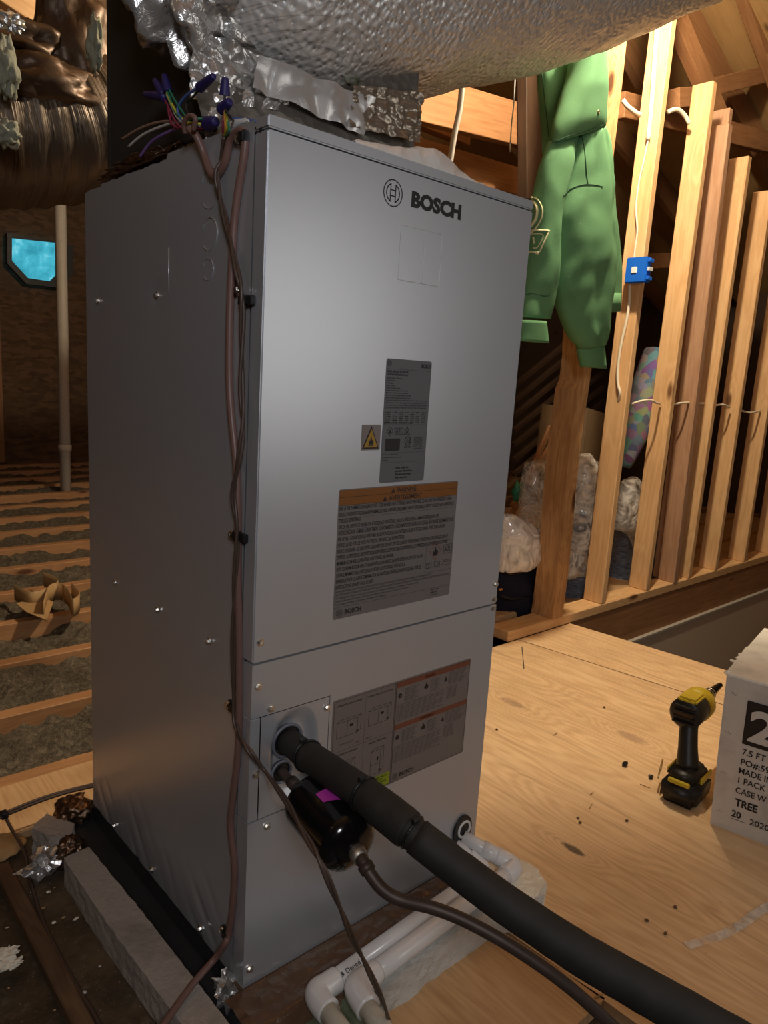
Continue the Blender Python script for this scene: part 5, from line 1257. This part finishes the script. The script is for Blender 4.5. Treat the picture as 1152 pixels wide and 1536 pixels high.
tp = [onz(x, y, ZD + .002) for x, y in [(1030, 1419), (1060, 1410), (1085, 1402), (1110, 1388), (1130, 1374), (1160, 1355), (1200, 1335)]]
Q = catmull(tp, 8); vs = []
for i, q in enumerate(Q):
    T = (Q[min(i + 1, len(Q) - 1)] - Q[max(i - 1, 0)]).normalized(); s_ = V((-T.y, T.x, 0)) * .0075
    for m in (-1, -.5, 0, .5, 1): vs.append(q + s_ * m + V((0, 0, .003 * abs(noise.noise(q * 90 + V((m, 0, 0)))))))
fs = [(i * 5 + k, i * 5 + k + 1, (i + 1) * 5 + k + 1, (i + 1) * 5 + k) for i in range(len(Q) - 1) for k in range(4)]
reg(mk('tape_strip', vs, fs, M['bag'], None, True), 'crinkled strip of clear tape lying on the plywood at the lower right', 'tape')

# ------------------------------------------------------------------ left side details
reg(blob('foil_wad', onz(112, 1232, ZD), (.030, .034, .022), M['foilbrown'], None, 4, .3, 3, False, 3, .4), 'brown crumpled foil wad at the back corner of the foam strip', 'foil')
reg(blob('foil_wad', onz(105, 1302, ZD), (.024, .020, .026), M['foilbrown'], None, 4, .3, 3, False, 8, .2), 'brown shiny foil wad wedged in the gap of the foam strip', 'foil')
reg(blob('foil_wad', onz(68, 1318, ZD), (.030, .018, .020), M['foil'], None, 3, .8, 3, True, 6, .2), 'bright silver foil scrap left of the foam strip gap', 'foil')
reg(blob('foil_wad', onz(347, 1512, ZD), (.022, .018, .024), M['foil'], None, 3, .9, 3.5, True, 9), 'crumpled silver foil wad at the near bottom corner of the cabinet', 'foil')
vs = []
for j in range(31):
    for i in range(31):
        x = -.035 + .178 * i / 30; y = -.25 + .180 * j / 30
        z = ZD + .004 + .030 * (j / 30) ** 2 + .008 * noise.noise(V((x * 40, y * 40, 1))) + .004 * noise.noise(V((x * 120, y * 120, 1)))
        if x > .13: z = ZD - .002
        vs.append((x, y, min(z, -.0015)))
reg(mk('stained_dirt', vs, [(j * 31 + i, j * 31 + i + 1, (j + 1) * 31 + i + 1, (j + 1) * 31 + i) for j in range(30) for i in range(30)], M['moss'], None, True), 'green stained dirt under and in front of the white pipe elbows', 'dirt')
fc = thing('floor_cable', onz(60, 1205, 0), 'pair of brown cables crossing the floor behind the cabinet on the left', 'cable')
for k in (0, 1):
    tube('strand', [onz(-20, 1232 + 3 * k, .0), onz(20, 1214 + 4 * k, 0), onz(60, 1198 + 4 * k, 0), onz(100, 1186 + 3 * k, 0), onz(150, 1174 + 3 * k, 0), onz(190, 1165, 0)], .0028, M['cableB'], fc, 8, 5)
cube('tie', onz(6, 1222, 0) - V((.006, .008, .006)), onz(6, 1222, 0) + V((.006, .008, .006)), M['wblack'], fc, .002)
reg(tube('floor_cable', [onz(8, 1226, -.005), onz(18, 1245, -.02), onz(35, 1275, -.035), onz(45, 1320, ZD + .006), onz(62, 1375, ZD + .006), onz(85, 1425, ZD + .006), onz(112, 1475, ZD + .006), onz(140, 1520, ZD + .006), onz(160, 1560, ZD + .006)], .0028, M['cableB'], None, 8, 6), 'single dark cable snaking down the dirty floor at the far left', 'cable')
kr = thing('kraft_strip', onz(85, 925, ZD), 'curled tan strip of kraft paper lying on the insulation', 'paper strip')
def ribbon(pts, h, name='strip'):
    Q = catmull([V(p) for p in pts], 8); vs = []
    for q in Q: vs += [q, q + V((0, 0, h)), q + V((0, .003, h)), q + V((0, .003, 0))]
    fs = [(i * 4 + k, i * 4 + (k + 1) % 4, (i + 1) * 4 + (k + 1) % 4, (i + 1) * 4 + k) for i in range(len(Q) - 1) for k in range(4)] + [(0, 1, 2, 3), tuple((len(Q) - 1) * 4 + k for k in (3, 2, 1, 0))]
    mk(name, vs, fs, M['kraft'], kr, True)
ribbon([onz(x, y, -.03) for x, y in [(22, 900), (45, 912), (75, 905), (88, 892), (80, 886), (66, 880)]], .055)
ribbon([onz(x, y, -.03) for x, y in [(66, 930), (74, 905), (90, 900), (103, 910), (110, 925), (120, 915), (108, 900)]], .06)
prism('strip', [onz(x, y, -.012) for x, y in [(24, 905), (60, 893), (80, 903), (70, 930), (40, 918)]], (0, 0, -.003), M['kraft'], kr)
for k, (x, y, r) in enumerate([(8, 1440, .016), (18, 1452, .012), (-5, 1455, .02)]):
    reg(blob('plaster_chip', onz(x, y, ZD), (r, r * .7, r * .4), M['foam'], None, 3, .6, 4, True, k), 'white plaster crumbs at the bottom left edge of the floor', 'debris', 'white plaster crumbs at the left edge')
reg(blob('bark_piece', onz(8, 1275, ZD), (.030, .036, .008), M['kraft'], None, 3, .25, 2, False, 3), 'tan rounded wood scrap at the left picture edge', 'wood scrap')
for k in range(34):
    x = random.uniform(10, 260); y = random.uniform(1300, 1520)
    p_ = onz(x, y, ZD)
    if p_.x > -.10: continue
    r = random.uniform(.0012, .0032)
    reg(blob('debris_chip', p_, (r * 1.5, r, r * .6), M[random.choice(['foam', 'kraft', 'foamside'])], None, 1, .5, 3, True, k), 'pale chip scattered on the dirty floor left of the foam strip', 'debris', 'pale chips on the dirty floor')
